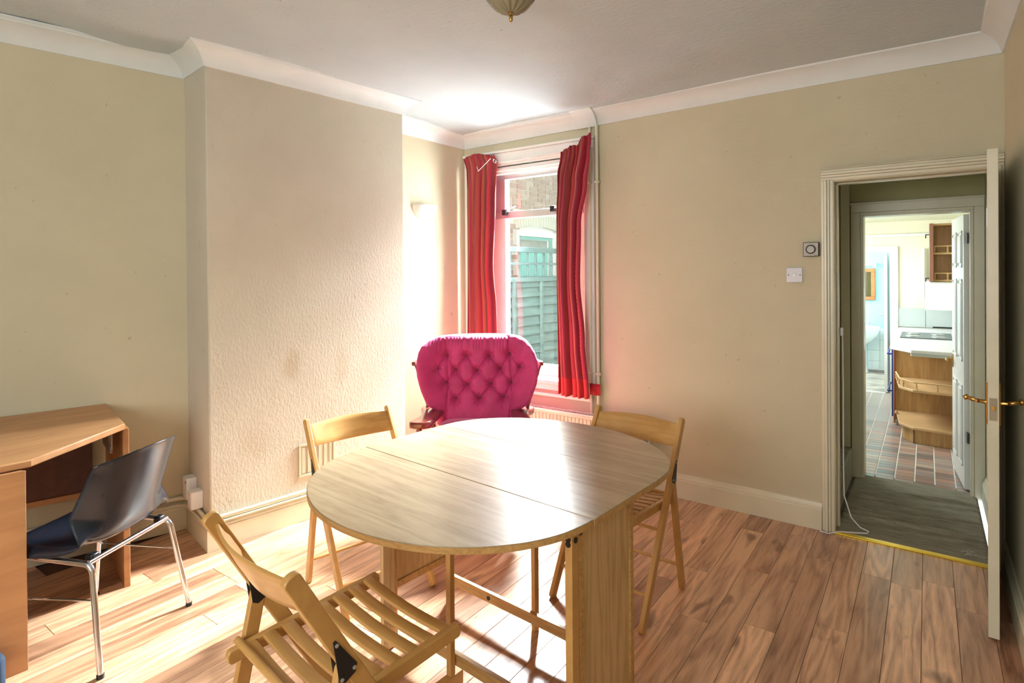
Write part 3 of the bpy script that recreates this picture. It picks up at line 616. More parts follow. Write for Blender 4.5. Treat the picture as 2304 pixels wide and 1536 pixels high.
folding_chair('beech folding chair in the foreground with slatted seat fully in view', (-1.315, 1.005, 0), -7.5, 1.06)
folding_chair('beech folding chair left of the table near the chimney breast', (-2.165, 1.835, 0), -103.7, .985)
folding_chair('beech folding chair behind the table with its back to the radiator wall', (-1.172, 2.437, 0), 177.6, 1.0)

# ------------------------------------------------------------------ corner desk
dk = thing('corner_desk', 'cherry wood corner desk with angled front against the left wall', 'desk', (0, 0, 0))
wl = lambda y: W1[0] + (y - W1[1]) * (A[0] - W1[0]) / (A[1] - W1[1])
top = [(-3.672, 1.262), (-3.105, 1.145), (-2.800, .712), (-2.83, .30), (-3.15, .02), (wl(-.05) + .02, -.05), (wl(.6) + .02, .6)]
m = MB().prism(top, .760, .790); m.build('desk_top', desk_w, dk, bevel=.005)
def panel(p, q, th, z0, z1): 
    a, b = V((*p, 0)), V((*q, 0)); d = (b - a).normalized(); n = V((-d.y, d.x, 0)) * th
    return MB().prism([(a.x, a.y), (b.x, b.y), (b.x + n.x, b.y + n.y), (a.x + n.x, a.y + n.y)], z0, z1)
panel((-3.122, 1.140), (-3.63, 1.243), -.026, 0, .760).build('side_panel', desk_w, dk, bevel=.002)
MB().prism([(-2.795, .678), (-2.777, .690), (-2.812, .31), (-2.832, .31)], 0, .760).build('front_panel', desk_w, dk, bevel=.002)
MB().prism([(-2.832, .31), (-2.812, .31), (-3.00, .10), (-3.03, .10)], 0, .760).build('front_panel', desk_w, dk, bevel=.002)
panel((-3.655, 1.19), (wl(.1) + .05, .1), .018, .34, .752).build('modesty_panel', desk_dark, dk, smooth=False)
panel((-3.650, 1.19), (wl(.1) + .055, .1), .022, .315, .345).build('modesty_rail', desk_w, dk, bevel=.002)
MB().bar((-3.19, 1.115, .655), (-3.42, 1.165, .655), .035, .012, (0, 0, 1)).build('drawer_runner', alu, dk, bevel=.002)
MB().bar((-3.185, 1.118, .70), (-3.29, 1.142, .70), .09, .004, (0, 0, 1)).build('runner_plate', white_pl, dk, bevel=.001)
bx = thing('storage_bag', 'dark blue fabric bag on the floor at the lower left edge', 'bag', (-2.71, .525, 0), 5)
MB().b2((-.05, -.14, 0), (.05, .075, .15)).build('body', navy, bx, bevel=.02); MB().tube([(-.01, -.10, .148), (-.01, -.09, .19), (-.01, -.02, .20), (-.01, .01, .148)], .006, 8).build('handle', navy, bx)

# ------------------------------------------------------------------ black shell chair
sh = thing('shell_chair', 'black plastic shell chair with chrome legs pushed to the desk', 'chair', (-2.83, .925, 0), 117.3)
prof = [(.235, .425), (.225, .445), (.19, .452), (.12, .443), (.03, .432), (-.06, .430), (-.13, .438), (-.175, .462), (-.20, .505), (-.218, .56), (-.236, .62), (-.255, .68), (-.275, .74), (-.296, .795), (-.306, .812)]
def pf(v):
    x = v * (len(prof) - 1); i = min(int(x), len(prof) - 2); t = x - i
    def cr(k): return prof[max(0, min(len(prof) - 1, k))]
    p0, p1, p2, p3 = (cr(i - 1), cr(i), cr(i + 1), cr(i + 2))
    return tuple(.5 * ((2 * b) + (-a + c) * t + (2 * a - 5 * b + 4 * c - d) * t * t + (-a + 3 * b - 3 * c + d) * t ** 3) for a, b, c, d in zip(p0, p1, p2, p3))
def shell(u, v):
    y, z = pf(v); s = 2 * u - 1
    hw = .215 + .015 * math.sin(PI * min(1, v * 1.4)); 
    if v > .5: hw = .228 - .035 * ((v - .5) / .5) ** 2
    # round the corners of seat front and back top
    e = max(0, (v - .86) / .14); hw *= math.sqrt(max(.0, 1 - (e * .62) ** 3)); f = max(0, (.12 - v) / .12); hw *= (1 - .10 * f ** 2)
    c = abs(s) ** 3.2; seatw = max(0, min(1, (.62 - v) / .15)); backw = 1 - seatw
    flare = .055 * c * math.exp(-((v - .5) / .22) ** 2) + .014 * c
    dz = flare * (.6 + .4 * seatw) - .045 * seatw * max(0, (abs(s) - .84) / .16) ** 1.5 * (1 if v > .04 else v / .04); dy = (.075 * abs(s) ** 2.4) * backw + flare * .5 * backw
    top_drop = -.055 * abs(s) ** 3 * e
    return (s * hw, y + dy, z + dz + top_drop)
MB().grid(shell, 48, 64).build('shell', shell_m, sh, solid=.005, ang=80)
def bend(pts, r=.05, n=5):
    out = [V(pts[0])]
    for a, b, c in zip(pts, pts[1:], pts[2:]):
        a, b, c = V(a), V(b), V(c); d1 = (a - b).normalized(); d2 = (c - b).normalized()
        for k in range(n + 1): t = k / n; p = b + d1 * r * (1 - t) ** 2 + d2 * r * t ** 2; out.append(p)
    return out + [V(pts[-1])]
for s in (-1, 1):
    MB().tube(bend([(s * .255, .245, .008), (s * .20, .165, .415), (s * .20, -.185, .400), (s * .235, -.25, .008)], .035), .0115, 12).build('side_frame', chrome, sh)
    MB().tube([(s * .225, .205, .26), (s * .21, -.21, .27)], .004, 8).build('brace_rod', chrome, sh)
    for y, x in ((.245, .255), (-.25, .235)): MB().lathe([(.0135, 0), (.0135, .014), (.0125, .016)], 12, Matrix.Translation((s * x, y, 0))).build('foot_cap', blackp, sh)
    for y in (.13, -.16): MB().b2((s * .17 - .018, y - .016, .392), (s * .17 + .018, y + .016, .430)).build('clamp', blackp, sh, bevel=.006)
for y in (.13, -.17): MB().tube([(-.20, y, .405), (.20, y, .405)], .0105, 12).build('crossbar', chrome, sh)

# ------------------------------------------------------------------ tufted armchair
ac = thing('armchair', 'magenta button tufted armchair with dark turned wooden frame', 'armchair', (-2.345, 2.862, 0), 34)
ac.scale = (.905, .95, .968)
# local: faces -y, x right seen from the camera
K = .000522; CXP = 1050
def bx_(px): return (px - CXP) * K
def bz_(py): return 1.120 - (py - 100) * .000500
btn = [(610, 385), (890, 385), (1205, 385), (1490, 365), (495, 550), (745, 575), (1040, 585), (1365, 560), (1640, 520), (615, 740), (910, 765), (1235, 755), (1510, 740), (755, 945), (1085, 940), (1410, 930)]
links = [(0, 5), (1, 5), (1, 6), (2, 6), (2, 7), (3, 7), (0, 4), (3, 8), (5, 9), (5, 10), (6, 10), (6, 11), (7, 11), (7, 12), (4, 9), (8, 12), (9, 13), (10, 13), (10, 14), (11, 14), (11, 15), (12, 15)]
BT = [(bx_(x), bz_(y)) for x, y in btn]
# outline half widths (left, right) at heights
OUT = [(100, 950, 1250), (110, 640, 1520), (130, 450, 1640), (170, 370, 1720), (240, 285, 1790), (320, 250, 1840), (420, 235, 1875), (520, 235, 1885), (620, 245, 1880), (720, 270, 1860), (820, 300, 1825), (920, 340, 1785), (1000, 375, 1740), (1060, 450, 1640), (1100, 490, 1620), (1260, 500, 1615)]
def outl(py):
    if py <= OUT[0][0]: return OUT[0][1:]
    for a, b in zip(OUT, OUT[1:]):
        if py <= b[0]: t = (py - a[0]) / (b[0] - a[0]); return a[1] + (b[1] - a[1]) * t, a[2] + (b[2] - a[2]) * t
    return OUT[-1][1:]
def seg_d(px, pz, a, b):
    ax_, az = a; bx2, bz2 = b; dx, dz = bx2 - ax_, bz2 - az; t = max(0, min(1, ((px - ax_) * dx + (pz - az) * dz) / (dx * dx + dz * dz))); return math.hypot(px - ax_ - t * dx, pz - az - t * dz), t
def puff(x, z):
    h = 0
    for bx0, bz0 in BT: d2 = (x - bx0) ** 2 + (z - bz0) ** 2; h -= .034 * math.exp(-d2 / .0006) + .024 * math.exp(-d2 / .0035); an = math.atan2(z - bz0, x - bx0); h += .0045 * math.cos(9 * an + bx0 * 40) * math.exp(-((math.sqrt(d2) - .022) / .016) ** 2)
    best = 0
    for a, b in links:
        d_, t = seg_d(x, z, BT[a], BT[b]); best = max(best, .013 * math.exp(-(d_ / .0065) ** 2))
    h -= best
    # seams between centre and wings
    for sx in (bx_(628), bx_(1498)):
        if z > bz_(1180): h -= .012 * math.exp(-((x - sx - .012 * math.sin((z - .6) * 9)) / .008) ** 2)
    # gathers near the top
    if z > bz_(330): h += .0035 * math.sin(x * 210 + 3 * math.sin(x * 40)) * min(1, (z - bz_(330)) / .08)
    # pleats from the bottom row down
    if z < bz_(950):
        for bx0, bz0 in BT[13:]: h -= .008 * math.exp(-((x - bx0) / .007) ** 2) * max(0, 1 - (bz0 - z) / .09)
    return h
def back_surf(front):
    def fn(u, v):
        py = 1260 - (1260 - 100) * v
        l, r = outl(py); x0, x1 = bx_(l), bx_(r); x = x0 + (x1 - x0) * (.5 - .5 * math.cos(PI * u) if False else u); z = bz_(py)
        s = 2 * u - 1; edge = (1 - abs(s) ** 6) ** .5 if abs(s) < 1 else 0; te = 1 if v < .93 else math.sqrt(max(0, 1 - ((v - .93) / .07) ** 2))
        # back leans rearwards as it rises; wings curl to the front
        wing = max(0, abs(x) - .21) / .2; wing = -.13 * min(1.2, wing) ** 1.5 * (1 if z > .62 else max(0, (z - .55) / .07))
        yb = .02 + (z - .55) * .28 + wing
        if front: return (x, yb - .075 * min(edge, te) - (puff(x, z)) * -1 * min(edge, te) * -1 if False else yb - (.075 + puff(x, z)) * min(edge, te), z)
        return (x, yb + .045 * min(edge, te), z)
    return fn
NU, NV = 190, 150
m = MB(); f1 = back_surf(True); f2 = back_surf(False)
m.grid(f1, NU, NV); m.uv = None; m.grid(f2, 60, 50); m.uv = None
m.build('tufted_back', velvet, ac, ang=80)
for i, (bx0, bz0) in enumerate(BT):
    wing = max(0, abs(bx0) - .21) / .2; wing = -.13 * min(1.2, wing) ** 1.5
    y = .02 + (bz0 - .55) * .28 + wing - .075 + .058 + .006
    MB().lathe([(.001, -.005), (.006, -.004), (.008, 0), (.006, .004), (.001, .005)], 12, Matrix.Translation((bx0, y, bz0)) @ rx).build('button', button_m, ac)
def seatf(u, v):
    s, t = 2 * u - 1, 2 * v - 1; ex = (1 - abs(s) ** 5) * (1 - abs(t) ** 5)
    return (s * .275, -.27 + t * .27, .47 + .135 * max(0, ex) ** .35)
m = MB().grid(seatf, 40, 40); m.uv = None; m.grid(lambda u, v: ((2 * u - 1) * .275, -.27 + (2 * v - 1) * .27, .42 - .06 * (max(0, (1 - abs(2 * u - 1) ** 8) * (1 - abs(2 * v - 1) ** 8))) ** .4), 20, 20); m.uv = None
m.build('seat_cushion', velvet, ac, ang=80)
MB().b2((-.28, -.53, .29), (.28, -.0, .36)).build('seat_frame', mahog, ac, bevel=.01)
def turned(p0, p1, r, n=14):
    p0, p1 = V(p0), V(p1); ks = [(0, .8), (.04, 1.1), (.08, .75), (.3, .95), (.38, 1.0), (.41, .6), (.44, 1.25), (.48, .7), (.52, 1.3), (.56, .7), (.6, 1.25), (.63, .6), (.66, 1.0), (.92, .75), (1, .85)]
    return MB().tube([p0.lerp(p1, a) for a, b in ks], [r * b for a, b in ks], n)
for s in (-1, 1):
    # arm: shaped board, wide rounded at the back, stepping out and down to the front
    pts = [(.30, .12), (.345, .115), (.395, .09), (.42, .045), (.41, .0), (.385, -.045), (.375, -.12), (.385, -.20), (.41, -.28), (.425, -.34), (.41, -.365), (.37, -.375), (.32, -.37), (.300, -.34), (.295, -.26), (.285, -.16), (.275, -.06), (.268, .04), (.275, .10)]
    pts = [(s * (x * .97 - (.025 if x < .32 else 0)), y) for x, y in (pts if s > 0 else pts[::-1])]
    MB().prism(pts, .600, .642).build('arm', mahog, ac, bevel=.011)
    turned((s * .345, -.32, .30), (s * .352, -.31, .603), .024).build('arm_post', mahog, ac)
    turned((s * .31, .05, .30), (s * .325, .06, .603), .020).build('arm_post', mahog, ac)
    turned((s * .355, .045, .64), (s * .447, .075, .915), .0145).build('spindle', mahog, ac)
    turned((s * .315, .075, .64), (s * .405, .15, .925), .012).build('spindle', mahog, ac)
    MB().bar((s * .462, .035, .93), (s * .365, .24, .945), .032, .028, (1, 0, 0), True).build('wing_rail', mahog, ac, bevel=.006)
    for yy in (-.46, .03):
        turned((s * .26, yy, 0), (s * .25, yy, .30), .024).build('leg', mahog, ac)
MB().bar((-.36, .235, .94), (.36, .235, .94), .03, .03, (0, 0, 1)).build('crest_rail', mahog, ac, bevel=.006)
for i in range(5): x = -.24 + .12 * i; turned((x, .04, .33), (x * 1.2, .235, .93), .010, 8).build('spindle', mahog, ac)

# ------------------------------------------------------------------ hall
struct(MB().b2((-1.1, 3.728, -.06), (.262, 4.93, -.002)).build('floor_hall', plain('hall_sub', (.2, .18, .15), .9), smooth=False))
rr = random.Random(3)
def cz(x, y):
    z = .006
    for k, (y0, a, w_, sl) in enumerate(((3.93, .007, .018, .05), (4.02, .010, .02, .03), (4.12, .006, .016, .08), (4.20, .011, .02, .05), (4.30, .008, .018, .02), (4.39, .011, .02, .06), (4.47, .007, .015, .03), (4.56, .009, .018, .07))):
        yy = y0 + sl * x + .015 * math.sin(x * 7 + k); z += 2.5 * a * math.exp(-((y - yy) / w_) ** 2) * (.6 + .4 * math.sin(x * 5 + k * 2))
    return z
m = MB().grid(lambda u, v: ((x := -.424 + .680 * u), (y := 3.73 + 1.125 * v), cz(x, y)), 50, 170); m.uv = None
o = m.build('carpet', carpet, solid=.003, ang=80); tag(o, 'rucked grey hall carpet beyond the brass strip', 'carpet')
# frayed threads at the carpet's near right corner
fry = random.Random(9); m = MB()
for i in range(9):
    x = .13 + fry.uniform(0, .1); y = 3.76 + fry.uniform(0, .07); p = [(x, y, .016)]
    for k in range(5): x += fry.uniform(-.018, .02); y += fry.uniform(-.016, .016); p.append((x, y, .016 + fry.uniform(0, .012)))
    m.tube(p, .0009, 4)
o = m.build('frayed_threads', plain('thread', (.5, .48, .4), .9)); tag(o, 'pale loose threads fraying at the carpet corner by the door', 'threads')
# bottom stair, carpeted, going up to the left
st = thing('stair_flight', 'grey carpeted bottom stair rising left of the hall', 'stairs', (0, 0, 0))
for i in range(2): MB().b2((-.66 - .22 * i, 3.93, 0), (-.438 - .22 * i, 4.79, .215 + .2 * i)).build('step', carpet, st, bevel=.012)
hl = MB().b2((-1.2, 4.80, 0), (-.44, 4.93, 2.5)).b2((.235, 4.80, 0), (.60, 4.93, 2.5)).b2((-.44, 4.80, 1.88), (.235, 4.93, 2.5)).b2((-.44, 4.80, 0), (-.375, 4.93, 1.88)); struct(hl.build('wall_hall', plain('hall_olive', (.50, .47, .24), .7), smooth=False))
m = MB().b2((.305, 3.90, 0), (.45, 4.80, 2.5)); struct(m.build('wall_hall_right', plain('hall_cream', (.62, .60, .44), .6), smooth=False))
m = MB().b2((-1.2, 3.9, 0), (-1.05, 4.80, 2.5)); struct(m.build('wall_hall_left', wall_cream, smooth=False))
struct(MB().b2((-1.2, 3.90, 2.45), (.5, 4.93, 2.5)).build('ceiling_hall', ceil_m, smooth=False))
struct(sweep(skp, [(.305, 4.79, 0), (.305, 3.92, 0)]).build('baseboard_hall', gloss_cream, ang=25))
m = MB().b2((-.505, 4.765, .215), (-.450, 4.80, 2.3)).b2((-.60, 4.78, .215), (-.53, 4.80, 2.3)); struct(m.build('trim_3', gloss_cream, bevel=.003))
kf = bpy.data.objects.new('door_3', None); C.objects.link(kf); kf['kind'] = 'structure'
m = MB().b2((-.442, 4.775, 0), (-.385, 4.80, 1.895)).b2((-.385, 4.785, 0), (-.368, 4.80, 1.880)).b2((.247, 4.775, 0), (.303, 4.80, 1.895)).b2((.230, 4.785, 0), (.247, 4.80, 1.880)).b2((-.442, 4.775, 1.895), (.303, 4.80, 1.955)).b2((-.385, 4.785, 1.878), (.247, 4.80, 1.895)).b2((-.448, 4.765, 1.950), (.304, 4.80, 1.966))
m.build('architrave', gloss_cream, kf, bevel=.003)
MB().b2((-.378, 4.80, 0), (-.366, 4.94, 1.878)).b2((.228, 4.80, 0), (.240, 4.94, 1.878)).b2((-.366, 4.80, 1.868), (.228, 4.94, 1.88)).build('lining', gloss_cream, kf, bevel=.002)
# door closer arm high in the hall corner and pull cord knob
o = MB().bar((.275, 3.98, 1.93), (.295, 4.25, 1.97), .02, .012, (1, 0, 0)).build('door_stay', gloss_cream); tag(o, 'small painted stay arm high in the hall corner', 'door stay')
o = MB().b2((-.414, 3.846, 1.105), (-.398, 3.872, 1.155)).build('cord_pull', white_pl, bevel=.006); tag(o, 'white cord pull hanging on the doorway lining', 'cord pull')

# ------------------------------------------------------------------ kitchen
struct(MB().b2((-1.15, 4.93, -.06), (.75, 8.28, -.0025)).build('floor_kitchen', grout, smooth=False))
kfl = bpy.data.objects['floor_kitchen']; TX, TY = .1165, .0765
tmesh = {}
def tile(x, y, nm='tile'):
    key = 't'
    if key not in tmesh:
        hx, hy, c = TX / 2 - .0035, TY / 2 - .002, .002
        vs = [(-hx, -hy, -.012), (hx, -hy, -.012), (hx, hy, -.012), (-hx, hy, -.012), (-hx, -hy, -.001), (hx, -hy, -.001), (hx, hy, -.001), (-hx, hy, -.001), (-hx + c, -hy + c, 0), (hx - c, -hy + c, 0), (hx - c, hy - c, 0), (-hx + c, hy - c, 0)]
        fs = [(3, 2, 1, 0), (8, 9, 10, 11)] + [(i, (i + 1) % 4, 4 + (i + 1) % 4, 4 + i) for i in range(4)] + [(4 + i, 4 + (i + 1) % 4, 8 + (i + 1) % 4, 8 + i) for i in range(4)]
        tmesh[key] = MB().add(vs, fs).mesh('tile', tile_m, False)
    o = bpy.data.objects.new(nm, tmesh[key]); C.objects.link(o); o.location = (x, y, 0); o.parent = kfl
cols = [-.309 - TX * 1.5 - TX + TX * i for i in range(9)]
for j in range(24):
    for i, x in enumerate(cols[1:]):
        if x - TX / 2 < -.66: continue
        tile(x, 4.855 + TX * 0 + TY * (j + .5))
far = MB()
for j in range(24, 44):
    for i in range(-3, 10):
        x = cols[0] + TX * i; y = 4.855 + TY * (j + .5); far.b2((x - TX / 2 + .0035, y - TY / 2 + .002, -.012), (x + TX / 2 - .0035, y + TY / 2 - .002, 0))
o = far.build('far_tiles', tile_m, kfl, smooth=False); o['kind'] = 'stuff'
o = MB().b2((-.366, 4.846, .0), (.228, 4.858, .006)).build('threshold_strip', alu, bevel=.001); tag(o, 'thin pale strip where the hall carpet meets the kitchen tiles', 'threshold strip')
kc = plain('kitchen_cream', (.74, .72, .56), .6, var=.02)
m = MB().b2((-.32, 8.2, 0), (.75, 8.32, 2.2)).b2((-1.2, 8.2, 1.72), (-.32, 8.32, 2.2)).b2((-1.2, 8.2, 0), (-1.02, 8.32, 1.72)); struct(m.build('wall_kitchen_far', kc, smooth=False))
struct(MB().b2((.55, 4.93, 0), (.70, 8.2, 2.2)).build('wall_kitchen_right', kc, smooth=False))
m = MB().b2((-1.2, 4.93, 0), (-1.08, 5.6, 2.2)).b2((-1.2, 7.8, 0), (-1.08, 8.2, 2.2)).b2((-1.2, 5.6, 0), (-1.08, 7.8, 1.0)).b2((-1.2, 5.6, 2.0), (-1.08, 7.8, 2.2)); struct(m.build('wall_kitchen_left', kc, smooth=False))
struct(MB().b2((-1.2, 4.93, 2.05), (.75, 8.32, 2.12)).build('ceiling_kitchen', kc, smooth=False))
struct(MB().b2((-1.08, 8.16, 1.87), (.55, 8.2, 1.90)).build('trim_4', gloss_white, bevel=.005))
bd = bpy.data.objects.new('door_4', None); C.objects.link(bd); bd['kind'] = 'structure'
MB().b2((-.355, 8.17, 0), (-.275, 8.2, 1.76)).b2((-1.02, 8.17, 1.69), (-.355, 8.2, 1.76)).b2((-1.06, 8.17, 0), (-.98, 8.2, 1.76)).build('architrave', gloss_white, bd, bevel=.005)
MB().b2((-.42, 8.24, .01), (-.385, 8.9, 1.68)).build('door_leaf', gloss_white, bd, bevel=.003)
MB().tube([(-.42, 8.30, .935), (-.47, 8.30, .935), (-.47, 8.38, .935)], .010, 8).build('door_handle', alu, bd)
# six panel kitchen door, hinged right, opened into the kitchen
kd = bpy.data.objects.new('door_5', None); C.objects.link(kd); kd['kind'] = 'structure'
kd.location = (.212, 4.90, 0); kd.rotation_euler = (0, 0, R(4.8)); DW, DH = .56, 1.855
kw = plain('door_white', (.78, .80, .77), .3, var=.02)
MB().b2((-.012, 0, .012), (.018, DW, DH)).build('door_slab', kw, kd, bevel=.002)
for y0, y1 in ((.06, .25), (.31, .50)):
    for z0, z1 in ((.15, .70), (.86, 1.42), (1.50, 1.75)):
        MB().b2((-.018, y0, z0), (-.012, y1, z0 + .012)).b2((-.018, y0, z1 - .012), (-.012, y1, z1)).b2((-.018, y0, z0), (-.012, y0 + .012, z1)).b2((-.018, y1 - .012, z0), (-.012, y1, z1)).build('panel_moulding', kw, kd, bevel=.002)
        MB().b2((-.020, y0 + .03, z0 + .03), (-.012, y1 - .03, z1 - .03)).build('raised_panel', kw, kd, bevel=.004)
h = MB().b2((-.018, DW - .07, .76), (-.012, DW - .03, .86)).build('handle_plate', brass_m, kd, bevel=.002)
MB().tube([(-.015, DW - .05, .82), (-.055, DW - .05, .82), (-.06, DW - .10, .815), (-.06, DW - .15, .82)], .007, 8).build('door_handle', brass_m, kd)
for z in (.33, 1.66): MB().b2((.0, -.045, z), (.006, -.002, z + .07)).build('hinge', blackp, kd)
# base end unit with open shelves
bu = thing('base_unit', 'oak open end base unit with gallery shelf in the kitchen', 'kitchen unit', (0, 0, 0))
fp = [(-.245, 6.62), (-.205, 6.10), (-.100, 5.965), (.54, 5.90), (.54, 6.62)]
pl = [(-.20, 6.60), (-.175, 6.13), (-.095, 6.00), (.54, 5.945), (.54, 6.60)]
MB().prism(pl, 0, .118).build('plinth', cab_oak, bu, bevel=.002)
MB().b2((-.098, 5.99, 0), (-.092, 6.0, .116)).build('plinth_joint', blackp, bu)
for z in (.120, .440): MB().prism(fp, z, z + .022).build('shelf', cab_edge, bu, bevel=.004)
MB().b2((-.25, 6.62, .05), (.54, 6.64, .775)).build('back_panel', cab_oak, bu, smooth=False)
MB().b2((-.262, 6.60, .02), (-.25, 6.66, .775)).build('side_edge', plain('unit_edge_red', (.36, .13, .06), .4), bu, bevel=.002)
def gallery(par, pts, z, hgt, n, mat=cab_edge):
    P = [V((*p, 0)) for p in pts]; MB().tube([p + V((0, 0, z + hgt)) for p in P], .007, 8).build('gallery_rail', mat, par)
    L = sum((b - a).length for a, b in zip(P, P[1:]))
    for i in range(n + 1):
        d_ = L * i / n; k = 0
        while k < len(P) - 2 and d_ > (P[k + 1] - P[k]).length: d_ -= (P[k + 1] - P[k]).length; k += 1
        q = P[k] + (P[k + 1] - P[k]).normalized() * min(d_, (P[k + 1] - P[k]).length)
        MB().lathe([(.006, 0), (.008, hgt * .15), (.004, hgt * .3), (.009, hgt * .5), (.004, hgt * .7), (.008, hgt * .85), (.005, hgt)], 8, Matrix.Translation((q.x, q.y, z))).build('gallery_spindle', mat, par)
gallery(bu, [(-.238, 6.50), (-.195, 6.11), (-.096, 5.98), (.50, 5.92)], .462, .062, 8)
MB().lathe([(.012, 0), (.015, .01), (.010, .025), (.004, .032)], 10, Matrix.Translation((-.235, 6.45, .142))).build('gallery_spindle', cab_edge, bu)
wt = thing('worktop', 'white worktop above the oak end unit', 'worktop', (0, 0, 0))
MB().prism([(-.27, 8.15), (-.27, 6.15), (-.11, 5.93), (.54, 5.87), (.54, 8.15)], .776, .806).build('slab', ceramic, wt, bevel=.005)
MB().prism([(-.115, 5.945), (-.110, 5.935), (.54, 5.875), (.54, 5.885)], .752, .776).build('edge_strip', plain('pale_grey_strip', (.55, .58, .52), .5), wt)
ck = thing('cooker', 'dark blue fronted cooker beside the oak unit', 'cooker', (0, 0, 0))
MB().b2((-.268, 6.68, .03), (.50, 8.10, .774)).build('body', plain('unit_white', (.75, .77, .77), .4), ck, smooth=False)
MB().b2((-.282, 6.70, .06), (-.268, 7.35, .74)).build('front', cooker, ck, bevel=.002)
for z in (.30, .66): MB().tube([(-.282, 6.74, z), (-.315, 6.75, z), (-.315, 7.2, z), (-.282, 7.21, z)], .008, 8).build('pull_handle', cooker, ck)
hb = thing('hob', 'dark glass hob with pan rings set in the worktop', 'hob', (0, 0, .806))
MB().b2((-.22, 6.9, 0), (.20, 7.5, .008)).build('hob_plate', plain('hob_dark', (.03, .05, .05), .2), hb, bevel=.003)
for x, y in ((-.12, 7.05), (.09, 7.05), (-.12, 7.33), (.09, 7.33)): MB().lathe([(.06, .008), (.06, .014), (.045, .016), (.001, .016)], 20, Matrix.Translation((x, y, 0))).build('ring', alu, hb)
sp = thing('splashback', 'pale grey tiled splashback behind the hob', 'splashback', (0, 0, 0))
for i in range(3): MB().b2((-.295 + .283 * i, 8.18, .81), (-.016 + .283 * i, 8.199, 1.03)).build('tile', plain('splash_grey_%d' % i, (.46, .53, .52), .25, var=.02), sp, bevel=.001)
o = MB().tube([(.255, 8.0, .83), (.255, 8.0, .95), (.235, 8.0, .98), (.255, 8.0, 1.0), (.235, 8.0, 1.03), (.255, 8.0, 1.08)], .012, 8).build('boiler_pipe', plain('copper_grey', (.22, .18, .15), .4, .6)); tag(o, 'bent copper pipes under the white boiler', 'pipe')
o = MB().tube([(.05, 7.9, .84), (.24, 7.9, .84)], .008, 8).build('pan_handle', blackp); tag(o, 'dark pan handle lying over the back of the hob', 'pan handle')
boi = thing('boiler', 'white boiler casing under the oak wall shelves', 'boiler', (0, 0, 0))
MB().b2((-.015, 7.5, 1.05), (.53, 7.9, 1.36)).build('casing', white_pl, boi, bevel=.008); MB().b2((-.045, 7.95, 1.15), (-.02, 8.18, 1.72)).build('side_cover', white_pl, boi, bevel=.004)
MB().b2((.21, 7.495, 1.06), (.214, 7.5, 1.35)).build('joint', alu, boi)
wc = thing('wall_unit', 'oak open end wall shelves with galleries in the kitchen', 'kitchen unit', (0, 0, 0))
wm = plain('wall_unit_edge', (.42, .19, .13), .4)
MB().b2((.018, 6.52, 1.37), (.050, 6.86, 1.905)).build('side_panel', wm, wc, bevel=.004)
MB().b2((.045, 6.80, 1.37), (.52, 6.82, 1.905)).build('back_panel', cab_oak, wc, smooth=False)
for z in (1.372, 1.62, 1.885): MB().prism([(.048, 6.80), (.048, 6.56), (.30, 6.50), (.52, 6.50), (.52, 6.80)], z, z + .018).build('shelf', cab_edge, wc, bevel=.003)
for z in (1.390, 1.638): gallery(wc, [(.056, 6.70), (.058, 6.565), (.30, 6.51), (.50, 6.51)], z, .058, 5)
MB().prism([(.02, 6.8), (.02, 6.50), (.52, 6.46), (.52, 6.8)], 1.355, 1.368).build('pelmet', white_pl, wc, bevel=.002)
for z in (1.80, 1.40):
    m = MB().b2((-.012, 6.53, z), (.018, 6.56, z + .008)).b2((-.012, 6.53, z - .03), (-.004, 6.56, z)); m.build('hinge', blackp, wc)
# bathroom
struct(MB().b2((-1.9, 8.28, -.06), (.3, 10.1, -.004)).build('floor_bathroom', bath_floor_m, smooth=False))
m = MB().b2((-1.9, 9.9, .62), (.3, 10.02, 2.3)); struct(m.build('wall_bathroom_far', aqua, smooth=False))
bt = bpy.data.objects.new('wall_bathroom_tiles', None); C.objects.link(bt); bt['kind'] = 'structure'
MB().b2((-1.3, 9.89, 0), (.3, 10.02, .62)).build('tile_backing', grout, bt, smooth=False)
for j in range(4):
    for i in range(7): MB().b2((-1.02 + .155 * i, 9.882, .005 + .152 * j), (-.869 + .155 * i, 9.892, .154 + .152 * j)).build('tile', wtile, bt, bevel=.001)
struct(MB().b2((-.34, 8.32, 0), (-.22, 9.9, 2.3)).build('wall_bathroom_right', wtile, smooth=False))
m = MB().b2((-1.75, 8.32, 0), (-1.63, 8.7, 2.3)).b2((-1.75, 9.5, 0), (-1.63, 9.9, 2.3)).b2((-1.75, 8.7, 0), (-1.63, 9.5, 1.1)).b2((-1.75, 8.7, 2.1), (-1.63, 9.5, 2.3)); struct(m.build('wall_bathroom_left', aqua, smooth=False))
struct(MB().b2((-1.75, 8.32, 2.25), (-.2, 10.0, 2.3)).build('ceiling_bathroom', ceil_m, smooth=False))
mi = thing('mirror', 'cane framed mirror over the bathroom basin', 'mirror', (-.80, 9.88, 1.265))
MB().b2((-.14, -.004, -.19), (.14, .01, .19)).build('mirror_glass', mirror_m, mi, smooth=False)
MB().b2((-.19, -.02, .18), (.19, .012, .23)).b2((-.19, -.02, -.23), (.19, .012, -.18)).b2((-.19, -.02, -.18), (-.14, .012, .18)).b2((.14, -.02, -.18), (.19, .012, .18)).build('cane_frame', bamboo, mi, bevel=.006)
lt = thing('strip_light', 'white strip light above the bathroom mirror', 'light', (-.80, 9.86, 1.545)); MB().b2((-.20, -.03, -.01), (.16, .03, .02)).build('tube', white_pl, lt, bevel=.004); MB().b2((.16, -.035, -.03), (.205, .03, .03)).build('end_box', white_pl, lt, bevel=.004)
bs = thing('basin', 'white pedestal basin in the bathroom', 'basin', (-.77, 9.66, 0))
m = MB(); vs = []; fs = []; n = 32
